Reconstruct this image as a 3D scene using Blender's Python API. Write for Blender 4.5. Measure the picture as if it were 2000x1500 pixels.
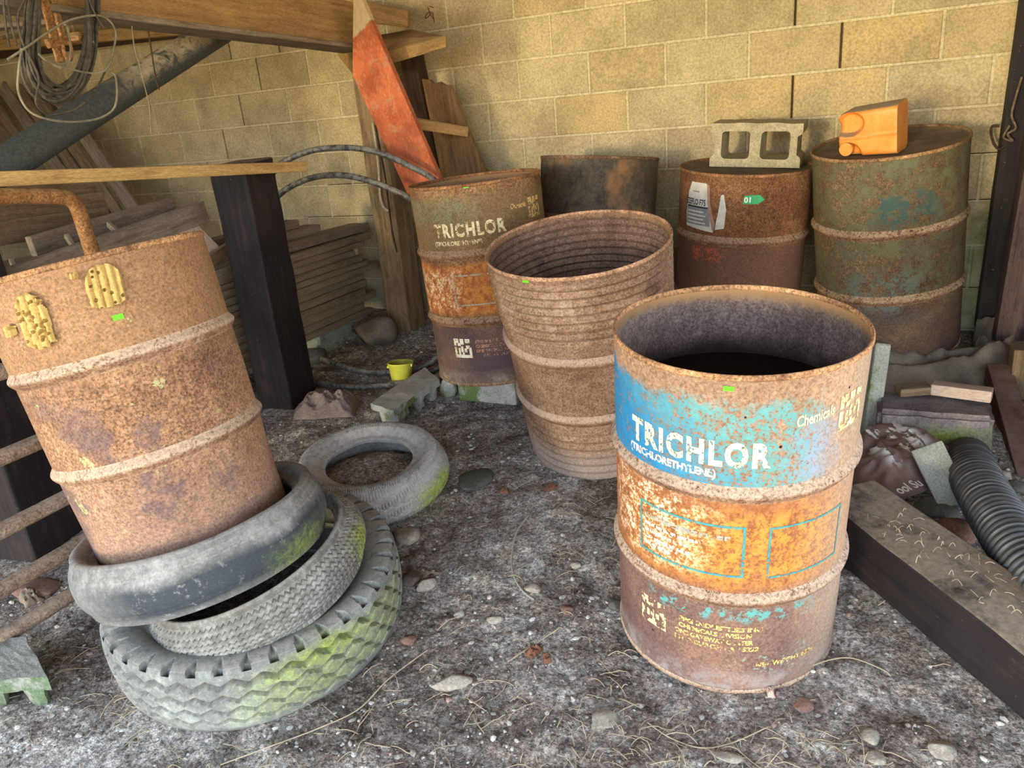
import bpy, bmesh, math, random
import numpy as np
from mathutils import Vector, Matrix, noise as mnoise
C = bpy.context.scene.collection
for o in list(bpy.data.objects): bpy.data.objects.remove(o)
PI = math.pi
# ------------------------------------------------------------------ camera, world, lights, exposure
ZC = 1.39; FPX = 1490.0
cd = bpy.data.cameras.new('camera'); cam = bpy.data.objects.new('camera', cd); C.objects.link(cam)
# basis: image right / up / backward as columns
Rw = np.array([[0.9002786832, 0.4268060413, -0.0856440056], [0.0731716318, -0.3423110882, -0.9367331697], [-0.4291202687, 0.8370541930, -0.3394054700]])
cm = Matrix.Identity(4)
for i in range(3):
    cm[i][0] = Rw[0][i]; cm[i][1] = -Rw[1][i]; cm[i][2] = -Rw[2][i]
cm[0][3], cm[1][3], cm[2][3] = 0, 0, ZC
cam.matrix_world = cm
cd.sensor_width = 36; cd.sensor_fit = 'HORIZONTAL'; cd.lens = FPX / 2000 * 36; cd.clip_start = 0.02; cd.clip_end = 200
sc = bpy.context.scene; sc.camera = cam
sc.view_settings.view_transform = 'Standard'; sc.view_settings.look = 'None'; sc.view_settings.gamma = 1
sc.view_settings.use_curve_mapping = False
sc.view_settings.exposure = 0.0

world = bpy.data.worlds.new('open yard daylight'); sc.world = world; world.use_nodes = True
nt = world.node_tree; nt.nodes.clear()
tc = nt.nodes.new('ShaderNodeTexCoord'); sep = nt.nodes.new('ShaderNodeSeparateXYZ'); nt.links.new(tc.outputs['Generated'], sep.inputs[0])
rp = nt.nodes.new('ShaderNodeValToRGB'); mr = nt.nodes.new('ShaderNodeMapRange')
mr.inputs[1].default_value = -1; mr.inputs[2].default_value = 1
nt.links.new(sep.outputs[2], mr.inputs[0]); nt.links.new(mr.outputs[0], rp.inputs[0])
e = rp.color_ramp.elements
e[0].position = 0.0; e[0].color = (0.62, 0.46, 0.22, 1)          # sunlit dry ground outside the shed
e[1].position = 0.49; e[1].color = (0.85, 0.64, 0.30, 1)
x = e.new(0.505); x.color = (1.0, 0.95, 0.88, 1)                 # bright hazy horizon
x = e.new(0.60); x.color = (0.80, 0.93, 1.08, 1)
x = e.new(1.0); x.color = (0.50, 0.72, 1.0, 1)
bg = nt.nodes.new('ShaderNodeBackground'); bg.inputs[1].default_value = 6.1
wo = nt.nodes.new('ShaderNodeOutputWorld'); nt.links.new(rp.outputs[0], bg.inputs[0]); nt.links.new(bg.outputs[0], wo.inputs[0])
sd = bpy.data.lights.new('low_sun', 'SUN'); sd.energy = 1.55; sd.angle = math.radians(6); sd.color = (1.0, 0.83, 0.50)
sun = bpy.data.objects.new('low_sun', sd); C.objects.link(sun)
SUN_DIR = Vector((0.22, 1.0, -0.03)).normalized()               # the low sun shines in through the open front
sun.rotation_euler = SUN_DIR.to_track_quat('-Z', 'Y').to_euler()

# ------------------------------------------------------------------ placing helpers (plane intersections of a view ray, in metres)
def ray(x, y):
    return Rw.T @ np.array([(x - 1000) / FPX, (y - 750) / FPX, 1.0])
def _w(p): return Vector((float(p[0]), float(p[1]), float(p[2]) + ZC))
def gz(x, y): return 0.093 * (y - 1.84)                           # the dirt floor rises gently to the back wall
def G(x, y, h=0.0):
    r = ray(x, y); return _w(r * ((0.093 * -1.84 + h - ZC) / (r[2] - 0.093 * r[1])))
def PY(x, y, Y): r = ray(x, y); return _w(r * Y / r[1])
def PZ(x, y, Z): r = ray(x, y); return _w(r * (Z - ZC) / r[2])
def PP(x, y, p0, n):                                             # on a tilted plane (a drum lid)
    r = Vector(ray(x, y)); o = Vector((0, 0, ZC)); n = Vector(n); return o + r * ((Vector(p0) - o).dot(n) / r.dot(n))
def PX(x, y, X): r = ray(x, y); return _w(r * X / r[0])

# ------------------------------------------------------------------ node material helper
class Mt:
    def __init__(s, name, rough=0.85, spec=0.25, metal=0.0):
        s.mat = bpy.data.materials.new(name); s.mat.use_nodes = True
        s.nt = s.mat.node_tree; s.b = s.nt.nodes['Principled BSDF']
        s.b.inputs['Roughness'].default_value = rough; s.b.inputs['Specular IOR Level'].default_value = spec
        s.b.inputs['Metallic'].default_value = metal
        s._co = None
    def node(s, t, **k):
        n = s.nt.nodes.new(t)
        for a, v in k.items(): setattr(n, a, v)
        return n
    def put(s, inp, v):
        if hasattr(v, 'links') or isinstance(v, bpy.types.NodeSocket): s.nt.links.new(v, inp)
        else:
            if isinstance(v, (tuple, list)) and len(v) == 3 and len(getattr(inp, 'default_value', (0, 0, 0))) == 4: v = (*v, 1)
            inp.default_value = v
    def obj(s):
        if s._co is None: s._co = s.node('ShaderNodeTexCoord').outputs['Object']
        return s._co
    def sc(s, v, k, off=(0, 0, 0)):
        n = s.node('ShaderNodeMapping'); s.put(n.inputs[0], v); n.inputs['Location'].default_value = off
        n.inputs['Scale'].default_value = k if isinstance(k, tuple) else (k, k, k); return n.outputs[0]
    def noise(s, v, scale, det=4, rough=0.6, dist=0.0):
        n = s.node('ShaderNodeTexNoise'); s.put(n.inputs['Vector'], v); n.inputs['Scale'].default_value = scale
        n.inputs['Detail'].default_value = det; n.inputs['Roughness'].default_value = rough; n.inputs['Distortion'].default_value = dist
        return n.outputs['Fac']
    def vor(s, v, scale, feat='F1', out='Distance'):
        n = s.node('ShaderNodeTexVoronoi', feature=feat); s.put(n.inputs['Vector'], v); n.inputs['Scale'].default_value = scale
        return n.outputs[out]
    def m(s, op, a, b=0.0, c=None, clamp=False):
        n = s.node('ShaderNodeMath', operation=op, use_clamp=clamp); s.put(n.inputs[0], a); s.put(n.inputs[1], b)
        if c is not None: s.put(n.inputs[2], c)
        return n.outputs[0]
    def mr(s, v, a, b, c=0.0, d=1.0, smooth=False):
        n = s.node('ShaderNodeMapRange', interpolation_type='SMOOTHSTEP' if smooth else 'LINEAR')
        s.put(n.inputs[0], v)
        for i, q in enumerate((a, b, c, d)): n.inputs[i + 1].default_value = q
        return n.outputs[0]
    def mix(s, f, a, b, blend='MIX'):
        n = s.node('ShaderNodeMix', data_type='RGBA', blend_type=blend, clamp_factor=True)
        s.put(n.inputs[0], f); s.put(n.inputs[6], a); s.put(n.inputs[7], b); return n.outputs[2]
    def gain(s, col, f):
        n = s.node('ShaderNodeVectorMath', operation='SCALE'); s.put(n.inputs[0], col); s.put(n.inputs['Scale'], f); return n.outputs[0]
    def ramp(s, f, stops, interp='LINEAR'):
        n = s.node('ShaderNodeValToRGB'); s.put(n.inputs[0], f); r = n.color_ramp; r.interpolation = interp
        while len(r.elements) < len(stops): r.elements.new(0.5)
        for el, (p, c) in zip(r.elements, stops): el.position = p; el.color = (*c, 1)
        return n.outputs[0]
    def xyz(s, v):
        n = s.node('ShaderNodeSeparateXYZ'); s.put(n.inputs[0], v); return n.outputs
    def attr(s, name, out='Color'):
        n = s.node('ShaderNodeAttribute', attribute_name=name); return n.outputs[out]
    def up(s):
        n = s.node('ShaderNodeNewGeometry'); return s.xyz(n.outputs['True Normal'])[2]
    def bump(s, h, strength=0.5, dist=0.004):
        n = s.node('ShaderNodeBump'); n.inputs['Strength'].default_value = strength; n.inputs['Distance'].default_value = dist
        s.put(n.inputs['Height'], h); s.nt.links.new(n.outputs[0], s.b.inputs['Normal'])
    def col(s, c): s.put(s.b.inputs['Base Color'], c); return s.mat
    def band(s, v, a, b, soft, nz=None, amp=0.0):
        if nz is not None: v = s.m('ADD', v, s.m('MULTIPLY', s.m('SUBTRACT', nz, 0.5), amp))
        return s.m('MULTIPLY', s.mr(v, a - soft, a + soft), s.mr(v, b + soft, b - soft))

def simple(name, c, var=0.25, scale=30, rough=0.8, spec=0.25, bump=0.2, c2=None, metal=0.0):
    g = Mt(name, rough, spec, metal); n = g.noise(g.obj(), scale, 6, 0.65)
    c2 = c2 or tuple(q * (1 - var) for q in c)
    out = g.ramp(n, [(0.3, c2), (0.68, c)]); g.bump(n, bump, 0.003)
    return g.col(out)

RUST_D, RUST_M, RUST_L = (0.080, 0.037, 0.026), (0.215, 0.106, 0.060), (0.42, 0.262, 0.165)
def rust_base(g, dark=RUST_D, mid=RUST_M, light=RUST_L, seed=0.0, speck=1.0, patch=3.2):
    co = g.sc(g.obj(), 1.0, (seed, seed * 1.7, seed * 0.6))
    a = g.noise(co, patch, 7, 0.62, 0.3); b = g.noise(co, 38, 5, 0.7); c = g.noise(co, 145, 4, 0.78)
    f = g.m('ADD', g.m('MULTIPLY', a, 0.62), g.m('MULTIPLY', b, 0.38))
    col = g.ramp(f, [(0.34, dark), (0.50, mid), (0.66, light)])
    col = g.gain(col, g.mr(c, 0.37, 0.63, 1 - 0.62 * speck, 1 + 0.75 * speck))
    pit = g.mr(g.noise(co, 95, 3, 0.6), 0.36, 0.30)
    col = g.mix(g.m('MULTIPLY', pit, 0.55), col, (0.045, 0.022, 0.017))
    g.bump(g.m('ADD', c, g.m('MULTIPLY', b, 1.6)), 0.45, 0.0025)
    return co, a, b, c, col

def wood(name, c1, c2, grain=55, rough=0.85, dust=None, dustamt=0.6, crack=0.35, seed=0.0, knots=True, bump=0.35):
    g = Mt(name, rough, 0.2); co = g.sc(g.obj(), (1.6, 1, 1), (seed, seed * 2.1, seed * 3.3))
    st = g.sc(co, (0.05, 1, 1)); a = g.noise(st, grain, 6, 0.65, 0.6); b = g.noise(g.sc(co, (0.35, 1, 1)), 7, 4, 0.6, 0.8)
    f = g.m('ADD', g.m('MULTIPLY', a, 0.6), g.m('MULTIPLY', b, 0.4))
    col = g.ramp(f, [(0.36, c2), (0.62, c1)])
    fine = g.noise(g.sc(co, (0.12, 1, 1)), 260, 3, 0.7); col = g.gain(col, g.mr(fine, 0.3, 0.7, 0.72, 1.28))
    ck = g.mr(g.noise(g.sc(co, (0.025, 1, 1)), 95, 3, 0.5), 0.345, 0.31); col = g.mix(g.m('MULTIPLY', ck, crack), col, tuple(q * 0.25 for q in c2))
    if dust:
        d = g.m('MULTIPLY', g.mr(g.up(), 0.35, 0.85), g.mr(g.noise(g.obj(), 12, 5, 0.65), 0.3, 0.6))
        col = g.mix(g.m('MULTIPLY', d, dustamt), col, dust)
    g.bump(g.m('SUBTRACT', a, g.m('MULTIPLY', ck, 0.6)), bump, 0.003)
    return g.col(col)

# ------------------------------------------------------------------ mesh helpers
def obj(name, bm, mat, parent=None, smooth=True, mats=None):
    me = bpy.data.meshes.new(name); bm.normal_update(); bm.to_mesh(me); bm.free()
    for m_ in (mats or [mat]): me.materials.append(m_)
    if smooth:
        for p in me.polygons: p.use_smooth = True
        me.set_sharp_from_angle(angle=math.radians(55))
    o = bpy.data.objects.new(name, me); C.objects.link(o)
    if parent is not None: o.parent = parent
    return o
def tag(o, label, cat, group=None):
    o['label'] = label; o['category'] = cat
    if group: o['group'] = group
    return o
def struct(o): o['kind'] = 'structure'; return o
def empty(name, label, cat, mat=None, group=None):
    o = bpy.data.objects.new(name, None); C.objects.link(o); o.empty_display_size = 0.05
    if mat is not None: o.matrix_world = mat
    if label: tag(o, label, cat, group)
    return o
def frame(p, xdir, up=(0, 0, 1)):
    x_ = Vector(xdir).normalized(); z_ = Vector(up); y_ = z_.cross(x_).normalized(); z_ = x_.cross(y_).normalized()
    M = Matrix.Identity(4)
    for i in range(3): M[i][0] = x_[i]; M[i][1] = y_[i]; M[i][2] = z_[i]; M[i][3] = p[i]
    return M
def box_bm(lx, ly, lz, bev=0.004, cuts=0, rough=0.0, seed=0, seg=2, warp=0.0, ends=0.0):
    """a sawn length: x along the grain, centred; rough gives real dents, warp a bow, ends a torn end"""
    bm = bmesh.new(); bmesh.ops.create_cube(bm, size=1.0)
    bmesh.ops.scale(bm, vec=(lx, ly, lz), verts=bm.verts)
    if bev: bmesh.ops.bevel(bm, geom=list(bm.edges), offset=bev, segments=seg, affect='EDGES', profile=0.5)
    if cuts:
        for k in range(1, cuts):
            xx = -lx / 2 + lx * k / cuts
            bmesh.ops.bisect_plane(bm, geom=bm.verts[:] + bm.edges[:] + bm.faces[:], plane_co=(xx, 0, 0), plane_no=(1, 0, 0))
        for v in bm.verts:
            p = v.co
            if rough:
                n = mnoise.noise_vector(Vector((p.x * 6 + seed * 9.1, p.y * 14, p.z * 14 + seed)))
                v.co += Vector((n.x * rough * (0.4 + ends * (abs(p.x) > lx * 0.46)), n.y * rough, n.z * rough))
            if warp: v.co.z += warp * (1 - (2 * p.x / lx) ** 2); v.co.y += warp * 0.6 * math.sin(p.x * 2.1 + seed)
    return bm
def beam(name, p0, p1, w, h, mat, up=(0, 0, 1), parent=None, bev=0.004, rough=0.002, seed=0, cuts=None, warp=0.0, ends=0.0, smooth=False):
    """a length of sawn timber between two end centres; w across, h along up"""
    p0, p1 = Vector(p0), Vector(p1); L = (p1 - p0).length
    bm = box_bm(L, w, h, bev, cuts or max(2, int(L / 0.07)), rough, seed, warp=warp, ends=ends)
    o = obj(name, bm, mat, None, smooth)
    M = frame((p0 + p1) / 2, p1 - p0, up)
    if parent is not None: o.parent = parent; o.matrix_parent_inverse = Matrix.Identity(4); o.matrix_local = parent.matrix_world.inverted() @ M
    else: o.matrix_world = M
    return o
def tube_bm(pts, r, seg=10, bm=None, closed=False, caps=True, hollow=False, rfun=None):
    bm = bm or bmesh.new(); pts = [Vector(p) for p in pts]; n = len(pts); rings = []
    t0 = None; ref = None
    for i in range(n):
        a = pts[(i - 1) % n] if (closed or i > 0) else pts[i]; b = pts[(i + 1) % n] if (closed or i < n - 1) else pts[i]
        t = (b - a).normalized() if (b - a).length > 1e-9 else Vector((0, 0, 1))
        if ref is None:
            ref = t.orthogonal().normalized()
        else:
            ref = (ref - t * ref.dot(t));
            ref = ref.normalized() if ref.length > 1e-6 else t.orthogonal().normalized()
        s_ = t.cross(ref)
        rr = rfun(i / (n - 1)) if rfun else r
        rings.append([bm.verts.new(pts[i] + (ref * math.cos(2 * PI * k / seg) + s_ * math.sin(2 * PI * k / seg)) * rr) for k in range(seg)])
    for i in range(n if closed else n - 1):
        A, B = rings[i], rings[(i + 1) % n]
        for k in range(seg): bm.faces.new((A[k], A[(k + 1) % seg], B[(k + 1) % seg], B[k]))
    if caps and not closed:
        bm.faces.new(list(reversed(rings[0]))); bm.faces.new(rings[-1])
    return bm
def spline(pts, n=8, closed=False):
    P = [Vector(p) for p in pts]; out = []; N = len(P)
    for i in range(N if closed else N - 1):
        p0 = P[(i - 1) % N] if (closed or i > 0) else P[i]; p1 = P[i]; p2 = P[(i + 1) % N]; p3 = P[(i + 2) % N] if (closed or i < N - 2) else p2
        for k in range(n):
            t = k / n
            out.append(0.5 * ((2 * p1) + (p2 - p0) * t + (2 * p0 - 5 * p1 + 4 * p2 - p3) * t * t + (3 * p1 - p0 - 3 * p2 + p3) * t ** 3))
    if not closed: out.append(P[-1])
    return out
def lathe_bm(prof, seg=96, bm=None, fn=None, closed=False, mi=None):
    """prof: (r,z) rows around local Z; theta 0 faces local -Y; fn(theta,r,z)->Vector moves a point"""
    bm = bm or bmesh.new(); rows = []
    for (r, z) in prof:
        if r < 1e-6 and fn is None: rows.append([bm.verts.new((0, 0, z))]); continue
        if r < 1e-6: rows.append([bm.verts.new(fn(0, 0, z))]); continue
        rows.append([bm.verts.new(fn(t, r, z) if fn else Vector((r * math.sin(t), -r * math.cos(t), z))) for t in (2 * PI * k / seg for k in range(seg))])
    N = len(rows)
    for i in range(N if closed else N - 1):
        A, B = rows[i], rows[(i + 1) % N]
        for k in range(seg):
            k2 = (k + 1) % seg
            if len(A) == 1 and len(B) == 1: continue
            if len(A) == 1: f = bm.faces.new((A[0], B[k2], B[k]))
            elif len(B) == 1: f = bm.faces.new((A[k], A[k2], B[0]))
            else: f = bm.faces.new((A[k], A[k2], B[k2], B[k]))
            if mi: f.material_index = mi(i)
    return bm
def rock_bm(sx, sy, sz, seed, sub=3, amp=0.35, flat=0.0, cut=True):
    bm = bmesh.new(); bmesh.ops.create_icosphere(bm, subdivisions=sub, radius=1.0)
    for v in bm.verts:
        p = v.co.copy(); n = mnoise.noise(p * 0.9 + Vector((seed * 3.7, seed, 0))) * amp + mnoise.noise(p * 2.3 + Vector((seed, 0, seed))) * amp * 0.4
        p *= 1 + n
        if cut:
            for k in range(5):
                rr = random.Random(seed * 31 + k); d = Vector((rr.uniform(-1, 1), rr.uniform(-1, 1), rr.uniform(-1, 1))).normalized(); h = rr.uniform(0.6, 0.85)
                e_ = p.dot(d) - h
                if e_ > 0: p -= d * e_ * 0.9
        p += mnoise.noise_vector(p * 6 + Vector((seed, seed, 1))) * 0.03
        v.co = Vector((p.x * sx, p.y * sy, max(p.z, -0.75) * sz))
    return bm
_fontcache = {}
def text_polys(body, size, sx=1.0, bold=0.0, shear=0.0, space=1.0):
    cu = bpy.data.curves.new('t', 'FONT'); cu.body = body; cu.size = size; cu.offset = bold; cu.shear = shear; cu.space_character = space; cu.resolution_u = 3; cu.fill_mode = 'FRONT'
    o = bpy.data.objects.new('t', cu); C.objects.link(o); bpy.context.view_layer.update()
    me = bpy.data.meshes.new_from_object(o.evaluated_get(bpy.context.evaluated_depsgraph_get()))
    bm = bmesh.new(); bm.from_mesh(me); bpy.data.objects.remove(o); bpy.data.curves.remove(cu); bpy.data.meshes.remove(me)
    bmesh.ops.scale(bm, vec=(sx, 1, 1), verts=bm.verts)
    return bm
def wrap_on(bm, f, step=0.008):
    xs = [v.co.x for v in bm.verts]
    if not xs: return bm
    a, b = min(xs), max(xs); q = a + step
    while q < b:
        bmesh.ops.bisect_plane(bm, geom=bm.verts[:] + bm.edges[:] + bm.faces[:], plane_co=(q, 0, 0), plane_no=(1, 0, 0)); q += step
    for v in bm.verts: v.co = f(v.co.x, v.co.y)
    return bm
def rect2d(x0, y0, x1, y1, bm=None):
    bm = bm or bmesh.new(); bm.faces.new([bm.verts.new((x, y, 0)) for x, y in ((x0, y0), (x1, y0), (x1, y1), (x0, y1))]); return bm
def poly2d(pts, bm=None):
    bm = bm or bmesh.new(); bm.faces.new([bm.verts.new((x, y, 0)) for x, y in pts]); return bm

# ------------------------------------------------------------------ materials
def ground_mat():
    g = Mt('dirt with gravel', 0.95, 0.12); co = g.obj()
    a = g.noise(co, 1.7, 7, 0.66, 0.6); b = g.noise(co, 11, 6, 0.72, 0.4); c = g.noise(co, 120, 4, 0.75)
    col = g.ramp(g.m('ADD', g.m('MULTIPLY', a, 0.55), g.m('MULTIPLY', b, 0.45)), [(0.385, (0.13, 0.10, 0.084)), (0.5, (0.33, 0.285, 0.255)), (0.60, (0.62, 0.60, 0.575))])
    d2 = g.noise(co, 55, 5, 0.75); col = g.gain(col, g.mr(c, 0.36, 0.64, 0.4, 1.6)); col = g.gain(col, g.mr(d2, 0.38, 0.62, 0.5, 1.5))
    v = g.vor(co, 75, 'F1', 'Color'); r = g.xyz(v)[0]
    d = g.vor(co, 75); st = g.m('MULTIPLY', g.mr(r, 0.86, 0.88), g.mr(d, 0.45, 0.3))
    col = g.mix(st, col, g.ramp(g.xyz(v)[1], [(0.0, (0.20, 0.19, 0.17)), (1.0, (0.50, 0.50, 0.48))]))
    v2 = g.vor(co, 28, 'F1', 'Color'); st2 = g.m('MULTIPLY', g.mr(g.xyz(v2)[0], 0.86, 0.88), g.mr(g.vor(co, 28), 0.42, 0.3))
    col = g.mix(g.m('MULTIPLY', st2, 0.8), col, (0.33, 0.32, 0.30))
    g.bump(g.m('ADD', g.m('ADD', b, g.m('MULTIPLY', c, 0.45)), g.m('MULTIPLY', d2, 0.9)), 1.0, 0.016)
    return g.col(col)
def block_wall_mat():
    g = Mt('concrete block wall', 0.95, 0.1); co = g.obj()
    tone = g.xyz(g.attr('tone'))
    a = g.noise(co, 5, 6, 0.65); b = g.noise(co, 90, 4, 0.75); big = g.noise(co, 1.1, 3, 0.5)
    blk = g.ramp(a, [(0.36, (0.40, 0.325, 0.185)), (0.64, (0.54, 0.45, 0.265))])
    blk = g.gain(blk, g.mr(tone[0], 0, 1, 0.88, 1.10))
    blk = g.mix(g.m('MULTIPLY', tone[1], g.mr(a, 0.35, 0.6, 0.15, 0.6)), blk, (0.60, 0.41, 0.15))
    mort = g.ramp(a, [(0.3, (0.53, 0.46, 0.28)), (0.7, (0.66, 0.58, 0.37))])
    col = g.mix(tone[2], blk, mort)
    col = g.gain(col, g.mr(b, 0.33, 0.67, 0.72, 1.3)); col = g.gain(col, g.mr(big, 0.3, 0.7, 0.88, 1.12))
    p = g.xyz(co)
    damp = g.m('MULTIPLY', g.mr(g.m('ADD', p[2], g.m('MULTIPLY', g.m('SUBTRACT', a, 0.5), 0.9)), 0.95, 0.55), g.mr(p[0], -0.1, 0.25))
    col = g.mix(g.m('MULTIPLY', damp, g.mr(b, 0.3, 0.6, 0.55, 0.9)), col, g.ramp(a, [(0.35, (0.10, 0.135, 0.05)), (0.65, (0.33, 0.36, 0.26))]))
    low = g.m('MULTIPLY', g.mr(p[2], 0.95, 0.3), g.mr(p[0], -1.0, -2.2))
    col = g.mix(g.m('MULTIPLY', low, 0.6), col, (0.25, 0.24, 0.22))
    g.bump(g.m('ADD', g.m('MULTIPLY', a, 1.2), b), 0.5, 0.005)
    return g.col(col)

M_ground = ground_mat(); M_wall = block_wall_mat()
M_beam = wood('sawn yellow pine', (0.46, 0.295, 0.125), (0.25, 0.145, 0.055), 42, seed=1.0, dust=(0.4, 0.33, 0.22), dustamt=0.3)
M_pine = wood('pale pine batten', (0.60, 0.42, 0.17), (0.36, 0.22, 0.075), 60, seed=2.0)
M_old = wood('weathered brown board', (0.25, 0.18, 0.115), (0.115, 0.075, 0.045), 50, seed=3.0, dust=(0.30, 0.26, 0.20))
M_grey = wood('dusty grey brown plank', (0.30, 0.245, 0.19), (0.15, 0.115, 0.085), 55, seed=4.0, dust=(0.38, 0.35, 0.30))
M_stack = wood('old stacked lumber', (0.31, 0.25, 0.17), (0.15, 0.115, 0.075), 40, seed=5.0, dust=(0.33, 0.30, 0.24), bump=0.6)
M_dark = wood('dark stained wood', (0.085, 0.052, 0.034), (0.028, 0.018, 0.013), 45, seed=6.0)
def creosote():
    g = Mt('creosoted timber', 0.72, 0.25); co = g.sc(g.obj(), (1, 1, 1), (3, 5, 1)); st = g.sc(co, (0.06, 1, 1))
    a = g.noise(st, 45, 6, 0.65, 0.5); b = g.noise(co, 5, 5, 0.6)
    col = g.ramp(g.m('ADD', g.m('MULTIPLY', a, .5), g.m('MULTIPLY', b, .5)), [(0.35, (0.012, 0.010, 0.012)), (0.55, (0.027, 0.021, 0.022)), (0.72, (0.065, 0.044, 0.038))])
    sp = g.mr(g.noise(co, 75, 3, 0.7), 0.68, 0.72); col = g.mix(g.m('MULTIPLY', sp, 0.5), col, (0.36, 0.28, 0.19))
    d = g.m('MULTIPLY', g.mr(g.up(), 0.55, 0.9), g.mr(g.noise(co, 9, 6, 0.7), 0.28, 0.5))
    dc = g.ramp(g.noise(co, 60, 4, 0.7), [(0.3, (0.19, 0.155, 0.115)), (0.7, (0.36, 0.30, 0.23))])
    col = g.mix(g.m('MULTIPLY', d, 0.92), col, dc)
    g.bump(a, 0.45, 0.004); return g.col(col)
M_creo = creosote()
M_redwood = wood('red brown painted timber', (0.17, 0.075, 0.06), (0.075, 0.032, 0.028), 55, seed=8.0, dust=(0.27, 0.19, 0.17))
M_pink = wood('pale bare offcut', (0.56, 0.44, 0.36), (0.42, 0.32, 0.26), 40, seed=9.0)
M_post_r = wood('purple brown weathered post', (0.13, 0.085, 0.075), (0.04, 0.028, 0.032), 40, seed=10.0, bump=0.6)
def red_board_mat():
    g = Mt('scuffed red painted board', 0.8, 0.2); co = g.obj(); p = g.xyz(co)
    a = g.noise(co, 9, 6, 0.65); s = g.noise(g.sc(co, (1, 1, 0.35)), 70, 5, 0.75, 1.2)
    red = g.ramp(a, [(0.36, (0.34, 0.07, 0.028)), (0.62, (0.53, 0.145, 0.06))])
    red = g.mix(g.mr(s, 0.53, 0.60, 0, 0.6), red, (0.55, 0.27, 0.14))
    red = g.mix(g.mr(g.noise(co, 13, 6, 0.7), 0.56, 0.63, 0, 0.7), red, (0.36, 0.24, 0.15))
    red = g.mix(g.mr(g.noise(co, 5, 4, 0.6), 0.5, 0.6, 0, 0.5), red, (0.24, 0.06, 0.03))
    top = g.mr(g.m('ADD', g.m('ADD', p[2], g.m('MULTIPLY', p[0], -0.55)), g.m('MULTIPLY', a, 0.05)), 3.135, 3.145)
    bare = g.ramp(s, [(0.3, (0.50, 0.38, 0.2)), (0.7, (0.66, 0.53, 0.3))])
    col = g.mix(top, red, bare); return g.col(col)
M_redb = red_board_mat()
M_conc = None
def conc_mat(name, c1, c2, moss=0.0, seed=0.0, mosscol=(0.17, 0.27, 0.06)):
    g = Mt(name, 0.95, 0.12); co = g.sc(g.obj(), 1.0, (seed, seed, seed)); a = g.noise(co, 10, 6, 0.65); b = g.noise(co, 130, 4, 0.75)
    col = g.ramp(a, [(0.3, c2), (0.68, c1)]); col = g.gain(col, g.mr(b, 0.32, 0.68, 0.68, 1.32))
    if moss:
        f = g.m('MULTIPLY', g.mr(g.noise(co, 6, 5, 0.65), 0.62 - moss * 0.3, 0.72 - moss * 0.3), g.mr(g.up(), 0.75, 0.35))
        col = g.mix(g.m('MULTIPLY', f, 0.9), col, g.ramp(b, [(0.3, tuple(q * .5 for q in mosscol)), (0.7, mosscol)]))
    g.bump(g.m('ADD', a, b), 0.6, 0.005); return g.col(col)
M_blk_tan = conc_mat('tan concrete block', (0.50, 0.44, 0.28), (0.33, 0.28, 0.17), 0, 1)
M_blk_grey = conc_mat('grey mossy concrete', (0.52, 0.52, 0.49), (0.32, 0.315, 0.30), 0.62, 2, (0.15, 0.235, 0.05))
M_blk_green = conc_mat('pale green concrete', (0.42, 0.45, 0.40), (0.27, 0.30, 0.26), 0.3, 3)
M_blk_purple = conc_mat('purple brown stone', (0.24, 0.205, 0.21), (0.13, 0.108, 0.11), 0.0, 4)
def stone_mat():
    g = Mt('purple brown stone with moss', 0.95, 0.12); co = g.obj(); p = g.xyz(co); a = g.noise(co, 9, 6, 0.65); b = g.noise(co, 130, 4, 0.75)
    col = g.ramp(a, [(0.35, (0.125, 0.105, 0.108)), (0.65, (0.25, 0.215, 0.22))]); col = g.gain(col, g.mr(b, 0.35, 0.65, 0.7, 1.3))
    f = g.m('MULTIPLY', g.m('MULTIPLY', g.band(p[2], -0.1, 0.205, 0.025, a, 0.12), g.mr(p[0], 0.08, 0.2)), g.mr(a, 0.40, 0.52))
    col = g.mix(g.m('MULTIPLY', f, 0.9), col, g.ramp(b, [(0.35, (0.13, 0.17, 0.03)), (0.65, (0.27, 0.35, 0.05))])); g.bump(g.m('ADD', a, b), 0.6, 0.005); return g.col(col)
M_blk_purple = stone_mat()
M_stone = conc_mat('pale field stone', (0.46, 0.43, 0.37), (0.27, 0.245, 0.21), 0, 5)
M_stone_d = conc_mat('dark green grey stone', (0.125, 0.13, 0.115), (0.075, 0.08, 0.068), 0, 6)
M_stone_r = conc_mat('reddish stone', (0.33, 0.20, 0.16), (0.18, 0.11, 0.09), 0, 7)
M_iron = None
def tube_rust(name, dark, mid, light, seed, dustc=(0.40, 0.33, 0.26)):
    g = Mt(name, 0.85, 0.25); co, a, b, c, col = rust_base(g, dark, mid, light, seed, 0.8, 6)
    d = g.m('MULTIPLY', g.mr(g.up(), 0.2, 0.85), g.mr(b, 0.35, 0.55)); return g.col(g.mix(g.m('MULTIPLY', d, 0.6), col, dustc))
M_gate = tube_rust('rusty gate tube', (0.13, 0.085, 0.065), (0.30, 0.21, 0.155), (0.46, 0.35, 0.27), 11)
M_orange_rust = tube_rust('orange rusty tube', (0.12, 0.055, 0.022), (0.26, 0.125, 0.045), (0.40, 0.235, 0.105), 12, (0.40, 0.28, 0.14))
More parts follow.
